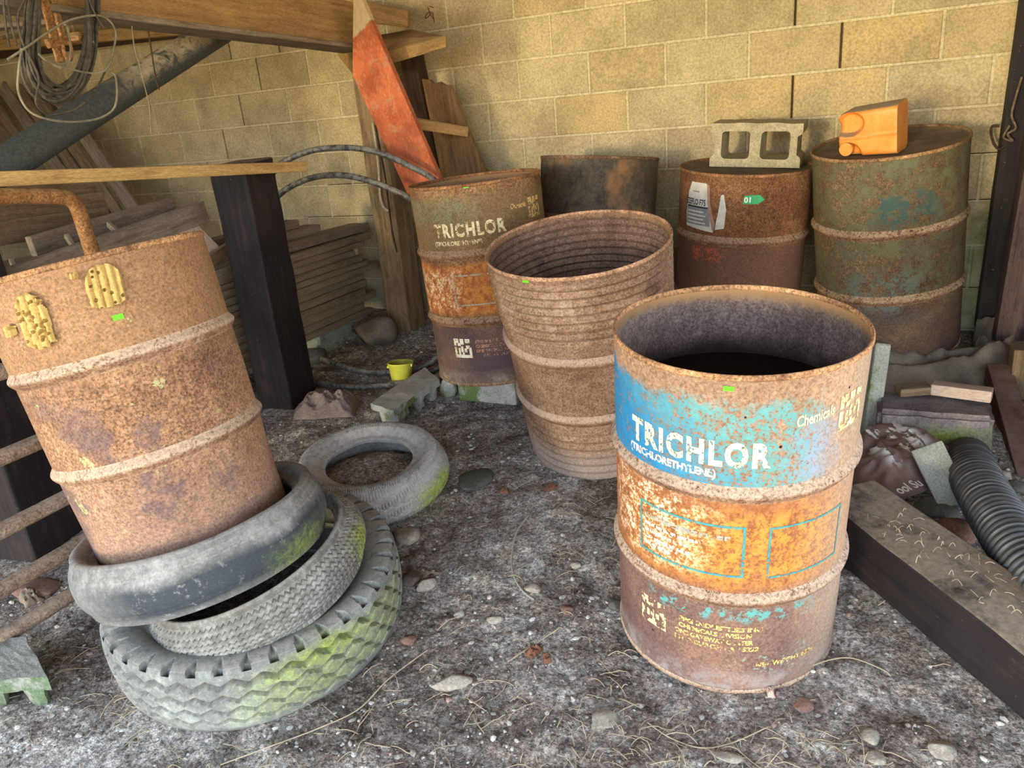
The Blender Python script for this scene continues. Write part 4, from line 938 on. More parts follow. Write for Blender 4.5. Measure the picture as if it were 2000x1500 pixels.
# ------------------------------------------------------------------ lumber bay
rnd = random.Random(8); LG = 'boards of the lumber stack'
STACK = 'weathered brown board lying in the lumber stack between the black post and the mottled post'
zz = 0.245; li = 0
ends = [3.80, 3.78, 3.90, 3.78, 3.82, 3.80, 3.96, 3.84, 3.78, 3.76, 3.84, 3.92, 3.95, 3.90]
while li < 12:
    th = rnd.choice((0.036, 0.040, 0.044, 0.048)); 
    for k in range(3):
        w_ = rnd.uniform(0.13, 0.19); xo = -2.985 - 0.19 * k - rnd.uniform(0, 0.012) * (k == 0) - w_ / 2 + 0.09
        if k == 2 and li < 10: continue
        o = beam('board', (xo, 1.75, zz + th / 2 - 0.004), (xo + rnd.uniform(-.02, .02), ends[li] - rnd.uniform(0, .15) * (k > 0), zz + th / 2 + rnd.uniform(-.002, .002)), min(w_, 0.175), th - 0.002, M_stack, seed=li * 5 + k, rough=0.0022, warp=0.004)
        tag(o, STACK, 'board', LG)
    zz += th; li += 1
ztop = zz
for (x_, y0, y1, w_, th, up_, lab) in ((-3.04, 2.4, 3.97, 0.15, 0.045, 0.0, 'thick board crossing to the mottled post on top of the lumber stack'),
                                     (-3.12, 2.4, 3.62, 0.12, 0.05, 0.046, 'short thick offcut lying second from the top of the lumber stack'),
                                     (-3.16, 2.4, 3.50, 0.10, 0.045, 0.097, 'topmost pale offcut of the lumber stack, below the wall crack')):
    t = beam('board', (x_, y0, ztop + up_ + th / 2 + 0.002), (x_ + 0.03, y1, ztop + up_ + th / 2 + 0.004), w_, th, M_grey, seed=int(y1 * 100), warp=0.002); tag(t, lab, 'board')
o = obj('lump_of_wood', box_bm(0.10, 0.05, 0.03, 0.004, 4, 0.004, 5), M_dark, None, False); o.location = (-3.17, 3.38, ztop + 0.163); o.rotation_euler = (0, 0, 0.9); tag(o, 'dark wooden scrap lying on the topmost offcut of the stack', 'wood scrap')
def pxplank(name, label, a, b, w, th, mat, seed, X0, X1, up=(0, 0, 1)):
    t = beam(name, PX(a[0], a[1], X0), PX(b[0], b[1], X1), th, w, mat, up=up, seed=seed, warp=0.0); return tag(t, label, 'board')
pxplank('plank', 'thick grey-brown plank on edge sloping up to the right behind the leaning drum', (0, 556), (398, 413), 0.10, 0.045, M_grey, 21, -3.0, -3.0)
pxplank('plank', 'grey plank behind the thick sloping plank, its end at the block wall', (60, 482), (338, 402), 0.085, 0.04, M_grey, 22, -3.25, -3.25)
for k in range(5):
    t = beam('board', (-3.245 - 0.004 * k, 1.55 + 0.05 * k, ztop + 0.024 + 0.046 * k), (-3.235 + 0.004 * k, 2.75 - 0.04 * k, ztop + 0.024 + 0.046 * k), 0.15, 0.044, M_old, seed=80 + k); tag(t, 'brown board in the pile under the sloping grey planks', 'board', 'boards under the sloping planks')
for k, (a, b, w_, lab) in enumerate((((-60, 392), (186, 372), 0.13, 'topmost of three horizontal boards behind the bent rusty pipe'), ((-60, 430), (203, 398), 0.115, 'middle one of three horizontal boards behind the bent rusty pipe'), ((-60, 464), (212, 425), 0.105, 'lowest of three horizontal boards behind the bent rusty pipe'))):
    pxplank('plank', lab, a, b, w_, 0.03, M_old, 24 + k, -3.55 + 0.03 * k, -3.55 + 0.03 * k)
for k, (a, b, lab) in enumerate((((22, 508), (50, 565), 'left grey stick poking up behind the sloping plank'), ((130, 460), (160, 505), 'middle grey stick poking up left of the bent pipe'), ((212, 438), (240, 462), 'right grey stick poking up right of the bent pipe'))):
    t = beam('stick', PX(a[0], a[1], -3.1), PX(b[0], b[1], -2.99), 0.02, 0.025, M_grey, seed=30 + k); tag(t, lab, 'stick')
pxplank('plank', 'dark board low in the gap behind the leaning drum and the black post', (395, 520), (470, 470), 0.06, 0.03, M_old, 33, -2.95, -2.95)
pxplank('plank', 'grey board stub seen between the leaning drum and the black post', (400, 545), (475, 520), 0.05, 0.03, M_grey, 34, -2.93, -2.93)
t = beam('sheet_board', PX(350, 430, -3.05), PX(440, 520, -3.0), 0.012, 0.10, M_pink, seed=35); tag(t, 'pale thin board slanting down behind the leaning drum rim', 'board')
for k in range(7):
    a0 = (-88 + 31 * k, 170 + (k % 3) * 5); b0 = (a0[0] + 128, a0[1] + 186); e_ = (a0[0] + 205, a0[1] + 298)
    t = beam('plank', PY(a0[0], a0[1], 3.80), PY(e_[0], e_[1], 3.38), 0.022, (0.098, 0.105, 0.09, 0.102, 0.10, 0.105, 0.095)[k], M_old if k % 3 else M_grey, up=(0.83, 0.0, 0.55), seed=40 + k)
    tag(t, 'brown plank leaning among others in the dark corner behind the black pipe', 'board', 'planks leaning in the corner')

# ------------------------------------------------------------------ pipe, cable coil, bracket, gate
def straight_pipe(name, label, cat, p0, p1, r, mat, wall=0.006, seg=40):
    p0, p1 = Vector(p0), Vector(p1); L_ = (p1 - p0).length; bm = bmesh.new(); rows = []
    prof = [(r, -L_ / 2)] + [(r, -L_ / 2 + L_ * i / 30) for i in range(1, 31)] + [(r - wall, L_ / 2), (r - wall, -L_ / 2)]
    for (rr, xx) in prof: rows.append([bm.verts.new((xx, rr * math.cos(2 * PI * k / seg), rr * math.sin(2 * PI * k / seg))) for k in range(seg)])
    for i in range(len(rows)):
        A, B = rows[i], rows[(i + 1) % len(rows)]
        for k in range(seg): bm.faces.new((A[k], B[k], B[(k + 1) % seg], A[(k + 1) % seg]))
    bmesh.ops.recalc_face_normals(bm, faces=bm.faces)
    o = obj(name, bm, mat); o.matrix_world = frame((p0 + p1) / 2, p1 - p0, (0, 0, 1)); return tag(o, label, cat)
straight_pipe('pipe', 'black dusty pipe slanting up behind the beam at the upper left', 'pipe', PX(-70, 372, -2.86), PX(440, 52, -2.86), 0.062, M_pipe)
def coil():
    root = empty('cable_coil', 'dusty black coil of cable hanging from the rusty bracket, top left', 'cable coil', Matrix.Translation(PX(125, -40, -2.45)))
    Mi = root.matrix_world.inverted(); rnd = random.Random(12)
    for k in range(26):
        cx, cy = 122 + rnd.uniform(-9, 9), 55 + rnd.uniform(-16, 10); rx, ry = 72 + rnd.uniform(-12, 10), 132 + rnd.uniform(-14, 12); X0 = -2.47 + rnd.uniform(-0.02, 0.045); rt = rnd.uniform(-0.12, 0.02)
        pts = []
        for j in range(36):
            a = 2 * PI * j / 36; dx, dy = rx * math.sin(a) * (0.82 + 0.18 * abs(math.cos(a))), ry * math.cos(a)
            pts.append(Mi @ PX(cx + dx - rt * dy * -1, cy + dy, X0 + 0.006 * math.sin(a * 2 + k)))
        o = obj('cable_turn', tube_bm(pts, 0.0050 + 0.001 * (k % 3 == 0), 6, closed=True), M_cable, root)
    for k, pp in enumerate(([(15, 116), (55, 90), (95, 62), (140, 38), (190, 30), (215, 42), (226, 66), (222, 95), (214, 125), (200, 140), (170, 142), (120, 130), (90, 118), (75, 105)],
                            [(42, 95), (36, 140), (36, 180), (55, 215), (90, 232), (140, 238), (190, 232), (220, 215), (228, 190), (226, 152), (216, 140)],
                            [(60, -20), (35, 30), (45, 85), (75, 150), (70, 200), (92, 222), (125, 220), (160, 205), (190, 170), (205, 140)],
                            [(6, -20), (10, 40), (18, 92)], [(14, -10), (20, 40), (32, 88)], [(165, -20), (185, 25), (203, 55)], [(92, 118), (115, 131), (133, 125), (138, 95), (132, 55), (126, 48)])):
        obj('loose_strand', tube_bm(spline([Mi @ PX(x_, y_, -2.415 + 0.01 * math.sin(i * 1.7 + k)) for i, (x_, y_) in enumerate(pp)], 8), 0.0036, 6), M_cable2 if k in (0, 1, 6) else M_cable, root)
coil()
def bracket():
    root = empty('iron_bracket', 'orange rusted iron bracket the cable hangs from, top left', 'bracket', Matrix.Translation(PX(100, 60, -2.53)))
    def put(o): o.matrix_local = root.matrix_world.inverted() @ o.matrix_world; return o
    beam('bar', PX(80, -25, -2.52), PX(119, 122, -2.52), 0.012, 0.03, M_orange_rust, up=(0, -1, 0), parent=root, seed=50)
    beam('bar', PX(98, -25, -2.55), PX(125, 78, -2.55), 0.012, 0.022, M_orange_rust, up=(0, -1, 0), parent=root, seed=51)
    beam('cross_bar', PX(92, 86, -2.51), PX(166, 72, -2.51), 0.022, 0.028, M_orange_rust, parent=root, seed=52)
    bm = tube_bm([root.matrix_world.inverted() @ PX(140, 74, -2.49), root.matrix_world.inverted() @ PX(158, 72, -2.46)], 0.016, 6); obj('nut', bm, M_orange_rust, root, False)
    bm = tube_bm([root.matrix_world.inverted() @ PX(162, 78, -2.48), root.matrix_world.inverted() @ PX(183, 83, -2.44)], 0.004, 6); obj('pin', bm, M_pink, root)
    bm = tube_bm(spline([root.matrix_world.inverted() @ PX(x_, y_, -2.50) for x_, y_ in ((122, 88), (128, 110), (138, 116), (140, 98), (136, 84))], 6), 0.006, 6); obj('hook', bm, M_orange_rust, root)
bracket()
def gate():
    GX = -2.3; root = empty('tube_gate', 'rusty tubular gate with rounded top corner, behind the leaning drum at left', 'gate', Matrix.Translation((GX, 1.2, 0)))
    Mi = root.matrix_world.inverted()
    P = [PX(-90, 384, GX), PX(0, 383, GX), PX(60, 383, GX), PX(112, 384, GX), PX(138, 390, GX), PX(152, 407, GX), PX(160, 430, GX), PX(173, 470, GX), PX(184, 505, GX)]
    e_ = P[-1]; P.append(Vector((GX, e_.y + 0.015, 0.6))); P.append(Vector((GX, e_.y + 0.02, 0.08)))
    obj('top_tube', tube_bm([Mi @ p for p in spline(P, 8)], 0.0235, 16), M_orange_rust, root)
    for k, (z0, z1) in enumerate(((0.795, 0.795), (0.556, 0.552), (0.342, 0.348), (0.170, 0.181), (0.035, 0.03))):
        obj('rail', tube_bm([Mi @ Vector((GX, 0.55 + 1.08 * i / 10, z0 + (z1 - z0) * i / 10)) for i in range(11)], 0.0245, 16), M_gate, root)
gate()
# black plastic pipe coil standing behind the lettered drum
def polycoil():
    top1 = [PY(545, 381, 3.18), PY(580, 358, 3.2), PY(620, 345, 3.22), PY(665, 342, 3.24), PY(710, 350, 3.26), PY(755, 366, 3.28), PY(800, 387, 3.30)]
    end1 = [PY(838, 415, 3.40), PY(850, 480, 3.44)]
    low1 = [G(640, 702, 0.03), G(690, 722, 0.03), G(760, 731, 0.03)]
    pts = [PY(872, 560, 3.46)] + list(reversed(top1 + end1))[0:0]
    loop = [Vector((-1.95, 3.42, 0.55)), PY(838, 418, 3.40)] + list(reversed(top1)) + [PY(520, 420, 3.14), PY(500, 500, 3.08), PY(520, 600, 3.02), G(575, 675, 0.03), G(640, 705, 0.025), G(700, 724, 0.025), G(760, 728, 0.025), G(835, 712, 0.03), Vector((-1.99, 3.36, 0.30))]
    top2 = [PY(570, 308, 3.22), PY(610, 294, 3.25), PY(650, 289, 3.28), PY(700, 290, 3.30), PY(745, 300, 3.33), PY(800, 324, 3.37), PY(848, 352, 3.41)]
    loop2 = [Vector((-1.90, 3.47, 0.75)), PY(880, 400, 3.45)] + list(reversed(top2)) + [PY(535, 335, 3.18), PY(495, 420, 3.10), PY(500, 560, 3.03), PY(540, 670, 2.98), G(605, 738, 0.025), G(650, 752, 0.025), G(700, 757, 0.025), G(755, 752, 0.025), G(830, 735, 0.03), Vector((-1.97, 3.40, 0.25)), Vector((-1.95, 3.42, 0.55))]
    o = obj('plastic_pipe_coil', tube_bm(spline(loop2[:-1] + loop, 8), 0.0155, 12), M_poly); tag(o, 'dusty black plastic water pipe looping up between the black post and the lettered drum', 'pipe coil')
polycoil()

curve_tube('string', 'thin string hanging in front of the block wall below the beam ledge', 'string', [PX(256, 32, -2.61), PX(262, 90, -2.61), PX(272, 125, -2.61), PX(283, 170, -2.61), PX(292, 210, -2.61), PX(295, 262, -2.61)], 0.0022, M_cable2)
curve_tube('string', 'short dark string hanging right of the longer one by the black pipe', 'string', [PX(286, 37, -2.61), PX(295, 95, -2.61), PX(304, 150, -2.61), PX(311, 175, -2.61)], 0.003, M_dark)

# ------------------------------------------------------------------ concrete blocks and the orange can
def hollow_block(name, label, M, mat):
    lx, lz, ly = 0.395, 0.190, 0.190; bm = bmesh.new()
    out = []
    def side(s):
        x_ = lx / 2
        return [(x_, -lz / 2), (x_, -lz * .30), (x_ - .004, -lz * .26), (x_ - .018, -lz * .20), (x_ - .020, lz * .20), (x_ - .004, lz * .26), (x_, lz * .30), (x_, lz / 2)]
    R_ = side(1); Lf = [(-x_, z_) for x_, z_ in reversed(R_)]
    top_ = [(lx / 2 - 0.02 - i * (lx - .04) / 14, lz / 2 + 0.0015 * math.sin(i * 5.1)) for i in range(1, 14)]
    loops = [R_ + top_ + Lf]
    for cx in (-0.086, 0.086):
        hw, hh, rr = 0.062, 0.060, 0.018; lp = []
        for (sx, sz, a0) in ((1, 1, 0), (-1, 1, PI / 2), (-1, -1, PI), (1, -1, 3 * PI / 2)):
            for k in range(5):
                a = a0 + PI / 2 * k / 4; lp.append((cx + sx * (hw - rr) + rr * math.cos(a), sz * (hh - rr) + rr * math.sin(a)))
        loops.append(lp)
    es = []
    for lp in loops:
        vs = [bm.verts.new((x_, -ly / 2, z_)) for x_, z_ in lp]
        es += [bm.edges.new((vs[i], vs[(i + 1) % len(vs)])) for i in range(len(vs))]
    r = bmesh.ops.triangle_fill(bm, edges=es, use_beauty=True)
    fs = [f for f in bm.faces]
    ex = bmesh.ops.extrude_face_region(bm, geom=fs)
    for v in [g_ for g_ in ex['geom'] if isinstance(g_, bmesh.types.BMVert)]: v.co.y += ly
    bmesh.ops.recalc_face_normals(bm, faces=bm.faces)
    for v in bm.verts:
        n = mnoise.noise_vector(v.co * 30); v.co += n * 0.0025
    o = obj(name, bm, mat, None, False); o.matrix_world = M; return tag(o, label, 'concrete block')
# on the brown drum's lid
lp, ln = Bl.M @ Vector((0, 0, Bl.H - 0.013)), Bl.M.to_3x3() @ Vector((0, 0, 1)); pA, pB = PP(1383, 326, lp, ln), PP(1563, 330, lp, ln)
ux = (pB - pA).normalized(); mid = (pA + pB) / 2 + ln * 0.001
Mb = frame(mid, ux, ln); Mb.translation = mid + Mb.to_3x3() @ Vector((0, 0.095, 0.097))
hollow_block('concrete_block', 'tan hollow concrete block with two square holes standing on the brown drum', Mb, M_blk_tan)
def can():
    g = Mt('orange plastic can', 0.42, 0.45); a = g.noise(g.obj(), 16, 5, 0.65)
    col = g.ramp(a, [(0.35, (0.85, 0.27, 0.035)), (0.7, (0.95, 0.42, 0.10))])
    d = g.m('MULTIPLY', g.mr(g.up(), 0.45, 0.85), g.mr(g.noise(g.obj(), 30, 4, 0.7), 0.2, 0.36)); col = g.mix(g.m('MULTIPLY', d, 1.0), col, (0.26, 0.205, 0.14))
    sp = g.mr(g.noise(g.obj(), 60, 3, 0.7), 0.70, 0.73); col = g.mix(g.m('MULTIPLY', sp, 0.7), col, (0.2, 0.07, 0.02))
    mo = g.col(col)
    lp, ln = Gr.M @ Vector((0, 0, Gr.H - 0.012)), Gr.M.to_3x3() @ Vector((0, 0, 1)); A, B = PP(1636, 309, lp, ln), PP(1751, 303, lp, ln); x_ = (B - A).normalized(); w = (B - A).length; hgt, dp = 0.172, 0.140
    M = frame((A + B) / 2 + ln * 0.001, x_, ln); root = empty('fuel_can', 'bright orange plastic can lying on the green drum', 'fuel can', M)
    bm = bmesh.new(); nx, nz = 56, 44
    def front(u, v):   # bottom of the can faces the camera: two moulded recesses on the left, a seam across
        y_ = 0.0
        q = math.hypot((u - 0.20) / 0.27, (v - 0.72) / 0.27); y_ += 0.030 * max(0, min(1, (1.0 - q) / 0.25))
        q = math.hypot((u - 0.16) / 0.26, (v - 0.04) / 0.30); y_ += 0.026 * max(0, min(1, (1.0 - q) / 0.25))
        y_ -= 0.0045 * math.exp(-((v - 0.40 - 0.04 * u) / 0.02) ** 2)
        return y_
    rr = 0.022
    def edge(u, v):
        ex = max(0, rr - u * w, rr * (0.5) - (1 - u) * w) ; ez = max(0, rr - v * hgt, rr - (1 - v) * hgt); q = min(rr, math.hypot(ex, ez)); return rr - math.sqrt(max(0, rr * rr - q * q))
    top = lambda u: 1.0 - 0.10 * max(0, 1 - u / 0.16) ** 2 + 0.10 * u
    F_ = [[bm.verts.new((-w / 2 + w * i / nx, front(i / nx, j / nz) + edge(i / nx, j / nz), hgt * j / nz * top(i / nx))) for j in range(nz + 1)] for i in range(nx + 1)]
    B_ = [[bm.verts.new((-w / 2 + w * i / nx, dp - edge(i / nx, j / nz) * 1.0, hgt * j / nz * (top(i / nx) - 0.0))) for j in range(nz + 1)] for i in range(nx + 1)]
    for i in range(nx):
        for j in range(nz):
            bm.faces.new((F_[i][j], F_[i + 1][j], F_[i + 1][j + 1], F_[i][j + 1])); bm.faces.new((B_[i][j], B_[i][j + 1], B_[i + 1][j + 1], B_[i + 1][j]))
    for i in range(nx):
        bm.faces.new((F_[i][nz], F_[i + 1][nz], B_[i + 1][nz], B_[i][nz])); bm.faces.new((F_[i + 1][0], F_[i][0], B_[i][0], B_[i + 1][0]))
    for j in range(nz):
        bm.faces.new((F_[0][j], F_[0][j + 1], B_[0][j + 1], B_[0][j])); bm.faces.new((F_[nx][j + 1], F_[nx][j], B_[nx][j], B_[nx][j + 1]))
    obj('can_body', bm, mo, root)
    bm = lathe_bm([(0.0, 0.0), (0.024, 0.0), (0.026, 0.004), (0.026, 0.022), (0.0, 0.022)], 28); o = obj('cap', bm, mo, root); o.matrix_local = Matrix.Translation((-w * 0.34, 0.012, 0.034)) @ Matrix.Rotation(PI / 2, 4, 'X')
can()

def broken_slab(name, label, A, B, Cc, D_, th, legs, mat, floor_z):
    """a split concrete block lying face up: flat slab on stubs of its broken webs"""
    bm = bmesh.new(); q = [Vector(p) for p in (A, B, Cc, D_)]; n = 10; grid = {}
    for i in range(n + 1):
        for j in range(7):
            u, v = i / n, j / 6; p = (q[0] * (1 - v) + q[1] * v) * (1 - u) + (q[3] * (1 - v) + q[2] * v) * u
            nz_ = mnoise.noise(p * 25) * 0.004; grid[i, j] = bm.verts.new(p + Vector((mnoise.noise(p * 31) * .005 * (j in (0, 6) or i in (0, n)), mnoise.noise(p * 29 + Vector((3, 3, 3))) * .005 * (j in (0, 6) or i in (0, n)), nz_)))
    top = []
    for i in range(n):
        for j in range(6): top.append(bm.faces.new((grid[i, j], grid[i, j + 1], grid[i + 1, j + 1], grid[i + 1, j])))
    ex = bmesh.ops.extrude_face_region(bm, geom=top)
    for v in [g_ for g_ in ex['geom'] if isinstance(g_, bmesh.types.BMVert)]: v.co.z -= th
    for (u0, u1, v0, v1, k) in legs:
        def P(u, v): return (q[0] * (1 - v) + q[1] * v) * (1 - u) + (q[3] * (1 - v) + q[2] * v) * u
        m_ = 12; rows = []
        for z_i in range(5):
            f = z_i / 4; sh = 1 - 0.22 * f * f; row = []
            for a in range(m_):
                an = 2 * PI * a / m_; cu, cv = (u0 + u1) / 2, (v0 + v1) / 2; sq = max(abs(math.cos(an)), abs(math.sin(an))) ** 0.6
                p = P(cu + (u1 - u0) / 2 * math.cos(an) / sq * sh, cv + (v1 - v0) / 2 * math.sin(an) / sq * sh); zt = p.z - th * 0.7
                row.append(bm.verts.new((p.x + mnoise.noise(Vector((an, f * 3, k))) * .006, p.y + mnoise.noise(Vector((an, f * 3, k + 5))) * .006, zt + (floor_z(p.x, p.y) - 0.008 - zt) * f)))
            rows.append(row)
        for z_i in range(4):
            for a in range(m_): bm.faces.new((rows[z_i][a], rows[z_i][(a + 1) % m_], rows[z_i + 1][(a + 1) % m_], rows[z_i + 1][a]))
        bm.faces.new(rows[0]); bm.faces.new(list(reversed(rows[-1])))
    bmesh.ops.recalc_face_normals(bm, faces=bm.faces)
    o = obj(name, bm, mat, None, False); return tag(o, label, 'concrete block')
broken_slab('concrete_block', 'split grey concrete block with green moss lying in front of the yellow cup', PZ(723, 787, 0.185), PZ(768, 803, 0.175), PZ(858, 741, 0.185), PZ(829, 717, 0.19), 0.030, ((0.02, 0.42, 0.06, 0.92, 1), (0.52, 0.70, 0.1, 0.94, 2), (0.80, 0.98, 0.1, 0.97, 3)), conc_mat('pale grey concrete with moss', (0.56, 0.56, 0.53), (0.36, 0.36, 0.34), 0.42, 2, (0.17, 0.25, 0.05)), gh)
broken_slab('concrete_block', 'broken grey-green concrete block at the lower left corner', PZ(-70, 1245, 0.035), PZ(-50, 1330, 0.02), PZ(92, 1322, 0.025), PZ(50, 1246, 0.035), 0.045, ((0.62, 0.985, 0.35, 0.93, 4), (0.05, 0.4, 0.1, 0.9, 5)), conc_mat('grey green concrete', (0.38, 0.39, 0.36), (0.22, 0.23, 0.21), 0.7, 12, (0.14, 0.22, 0.11)), gh)
def chunk(name, label, c, s, mat, seed, cat='concrete chunk', rot=0.0, sub=3, amp=0.3, group=None):
    o = obj(name, rock_bm(s[0], s[1], s[2], seed, sub, amp), mat, None, True); o.location = c; o.rotation_euler = (0, 0, rot); return tag(o, label, cat, group)
o = obj('concrete_block', box_bm(0.30, 0.40, 0.115, 0.010, 6, 0.004, 3), M_blk_grey, None, False); o.location = (-1.62, 3.09, 0.168); tag(o, 'low concrete block under the lettered drum beside the red board', 'concrete block')
p = G(941, 768); chunk('concrete_chunk', 'green mossy lump sticking out under the lettered back drum', (p.x, p.y + .03, p.z + 0.045), (0.052, 0.05, 0.055), conc_mat('mossy green concrete', (0.30, 0.33, 0.20), (0.16, 0.19, 0.10), 0.95, 21, (0.13, 0.24, 0.05)), 21)
p = G(980, 764); chunk('concrete_chunk', 'white crumbled lump under the right side of the lettered back drum', (p.x, p.y + .02, p.z + 0.025), (0.055, 0.04, 0.03), conc_mat('white crumbled mortar', (0.62, 0.62, 0.58), (0.42, 0.42, 0.39), 0, 22), 22)
p = G(872, 778); chunk('concrete_chunk', 'rounded grey chunk between the split block and the lettered back drum', (p.x, p.y + .03, p.z + 0.045), (0.045, 0.045, 0.06), M_blk_green, 23)
p = G(668, 700); o = obj('concrete_block', box_bm(0.36, 0.14, 0.14, 0.012, 6, 0.005, 7), M_blk_green, None, False); o.location = (-3.02, 3.50, 0.175); o.rotation_euler = (0, 0, PI / 2 + 0.1); tag(o, 'pale grey block propping up the lumber stack', 'concrete block')
p = G(735, 665); chunk('rock', 'dusty brown boulder at the foot of the wall beside the lumber stack', (p.x - .02, p.y + .05, p.z + 0.04), (0.13, 0.10, 0.10), conc_mat('brown boulder', (0.24, 0.20, 0.16), (0.13, 0.105, 0.085), 0, 24), 24, 'rock')
p = G(610, 705); chunk('rock', 'round dark rock between the black post and the propping block', (p.x, p.y, p.z + 0.03), (0.09, 0.08, 0.06), M_stone_d, 25, 'rock')

# ------------------------------------------------------------------ yellow cup, crumpled paper
def cup():
    p = G(779, 752); M = Matrix.Translation(p + Vector((0, 0.03, 0.0))) @ Matrix.Rotation(-0.10, 4, 'X'); root = empty('plastic_cup', 'small yellow plastic cup on the dirt behind the split block', 'cup', M)
    prof = [(0.0, 0.0), (0.046, 0.0), (0.050, 0.004), (0.062, 0.100), (0.0655, 0.103), (0.0665, 0.108), (0.0655, 0.111), (0.060, 0.109), (0.057, 0.10), (0.046, 0.012), (0.0, 0.010)]
    obj('cup_body', lathe_bm(prof, 48, mi=lambda i: 1 if i >= 7 else 0), None, root, mats=[M_yellow, M_yellow_in])
    bm = tube_bm([(-0.063, -0.012, 0.085), (-0.072, -0.014, 0.083)], 0.008, 10); obj('handle_lug', bm, M_yellow, root)
    bm = tube_bm([(0.063, 0.0, 0.10), (0.070, 0.002, 0.098)], 0.008, 10); obj('handle_lug', bm, M_yellow, root)
cup()
def crumple(name, label, cat, c, lx, ly, h, mat, seed, rot=0.0, lift=0.02, n=46, drop=None):
    bm = bmesh.new(); vs = []
    for i in range(n + 1):
        row = []
        for j in range(n + 1):
            u, v = i / n - 0.5, j / n - 0.5; p = Vector((u * 4 + seed, v * 4, seed * 0.37))
            r_ = 1 - abs(mnoise.noise(p * 0.9)) * 2.0; r2 = 1 - abs(mnoise.noise(p * 2.1 + Vector((5, 0, 0)))) * 2.0
            e_ = (1 - (2 * abs(u)) ** 4) * (1 - (2 * abs(v)) ** 4); wob = 1 + 0.12 * mnoise.noise(Vector((math.atan2(v, u) * 2, seed, 0)))
            row.append(bm.verts.new((u * lx * wob, v * ly * wob, lift * e_ + h * e_ * (0.55 * r_ + 0.3 * r2) + 0.003)))
        vs.append(row)
    for i in range(n):
        for j in range(n): bm.faces.new((vs[i][j], vs[i + 1][j], vs[i + 1][j + 1], vs[i][j + 1]))
    ex = bmesh.ops.extrude_face_region(bm, geom=list(bm.faces))
    for v in [g_ for g_ in ex['geom'] if isinstance(g_, bmesh.types.BMVert)]: v.co.z += 0.0016
    bmesh.ops.recalc_face_normals(bm, faces=bm.faces)
    o = obj(name, bm, mat, None, True); o.matrix_world = Matrix.Translation(c) @ Matrix.Rotation(rot, 4, 'Z'); return tag(o, label, cat)
p = G(640, 800); crumple('paper_sack', 'crumpled dusty paper sack on the dirt at the foot of the black post', 'sack', (p.x, p.y, p.z - 0.005), 0.30, 0.22, 0.07, conc_mat('dusty paper', (0.30, 0.235, 0.215), (0.17, 0.135, 0.125), 0, 31), 3.3, 0.4, 0.05)

# ------------------------------------------------------------------ right-hand corner
def to_roof(a, b):
    return b + (b - a) * ((2.61 - b.z) / (b.z - a.z))
t = beam('wall_stud', PY(1924, 640, 4.015), to_roof(PY(1924, 640, 4.015), PY(2010, 40, 4.015)), 0.085, 0.10, M_creo, up=(0, -1, 0), seed=60); tag(t, 'black upright post against the wall at the right', 'post')
t = beam('timber_post', PY(1976, 700, 3.80), to_roof(PY(1976, 700, 3.80), PY(2075, 140, 3.80)), 0.165, 0.16, M_post_r, up=(0, -1, 0), seed=61, rough=0.004); tag(t, 'purple-brown weathered post at the right edge of the photo', 'post')
curve_tube('wire_hook', 'dark bent iron hook on the wall between the green drum and the right post', 'hook', [PY(1952, 246, 3.97), PY(1938, 247, 3.97), PY(1936, 262, 3.96), PY(1942, 282, 3.95), PY(1952, 291, 3.95), PY(1962, 285, 3.95)], 0.006, M_dark)
curve_tube('wire', 'tangle of old wire hanging by the right post', 'wire', [PY(1996, 150, 3.93), PY(1984, 190, 3.93), PY(1976, 225, 3.92), PY(1984, 250, 3.92), PY(1968, 262, 3.92), PY(1978, 275, 3.92), PY(1960, 268, 3.92), PY(1972, 245, 3.92)], 0.005, M_old)
# stone block with a plank and an offcut on it
def stone_block():
    z1 = 0.262; f = [PZ(1716, 801, z1), PZ(1945, 817, z1 - 0.01)]; bk = [PZ(1713, 762, z1), PZ(1930, 772, z1)]
    def dn(p, z_): return Vector((p.x, p.y, z_))
    bm = bmesh.new(); tp = [f[0], f[1], bk[1], bk[0]]
    T_ = [bm.verts.new(p) for p in tp]; B_ = [bm.verts.new(Vector((p.x, p.y - 0.02, gh(p.x, p.y) - 0.01))) for p in tp]
    bm.faces.new(T_); bm.faces.new(list(reversed(B_)))
    for i in range(4): bm.faces.new((T_[(i + 1) % 4], T_[i], B_[i], B_[(i + 1) % 4]))
    bmesh.ops.recalc_face_normals(bm, faces=bm.faces); bmesh.ops.bevel(bm, geom=list(bm.edges), offset=0.016, segments=3, affect='EDGES'); bmesh.ops.subdivide_edges(bm, edges=list(bm.edges), cuts=5, use_grid_fill=True)
    for v in bm.verts: v.co += mnoise.noise_vector(v.co * 14) * 0.006 + mnoise.noise_vector(v.co * 45) * 0.002
    o = obj('stone_block', bm, M_blk_purple, None, True); tag(o, 'large purple-brown stone block with green moss at the right', 'stone block')
stone_block()
t = beam('offcut', PZ(1820, 757, 0.295), PZ(1938, 772, 0.295), 0.055, 0.042, M_pink, seed=62, rough=0.001); tag(t, 'pale bare wood offcut on top of the mossy stone block', 'offcut')
t = beam('offcut', PZ(1752, 762, 0.285), PZ(1815, 757, 0.29), 0.07, 0.03, M_old, seed=63); tag(t, 'dull brown offcut left of the pale one on the stone block', 'offcut')
t = beam('square_post', PX(1948, 728, 0.44), PX(2022, 990, 0.50), 0.085, 0.085, M_redwood, seed=64, rough=0.002); tag(t, 'red-brown square post lying beside the stone block at the right edge', 'post')
t = beam('post_stump', Vector((0.54, 3.42, 0.12)), Vector((0.54, 3.42, 0.34)), 0.13, 0.13, M_old, up=(0, -1, 0), seed=65, rough=0.004, ends=1); tag(t, 'short brown stump behind the red-brown post at the right edge', 'stump')
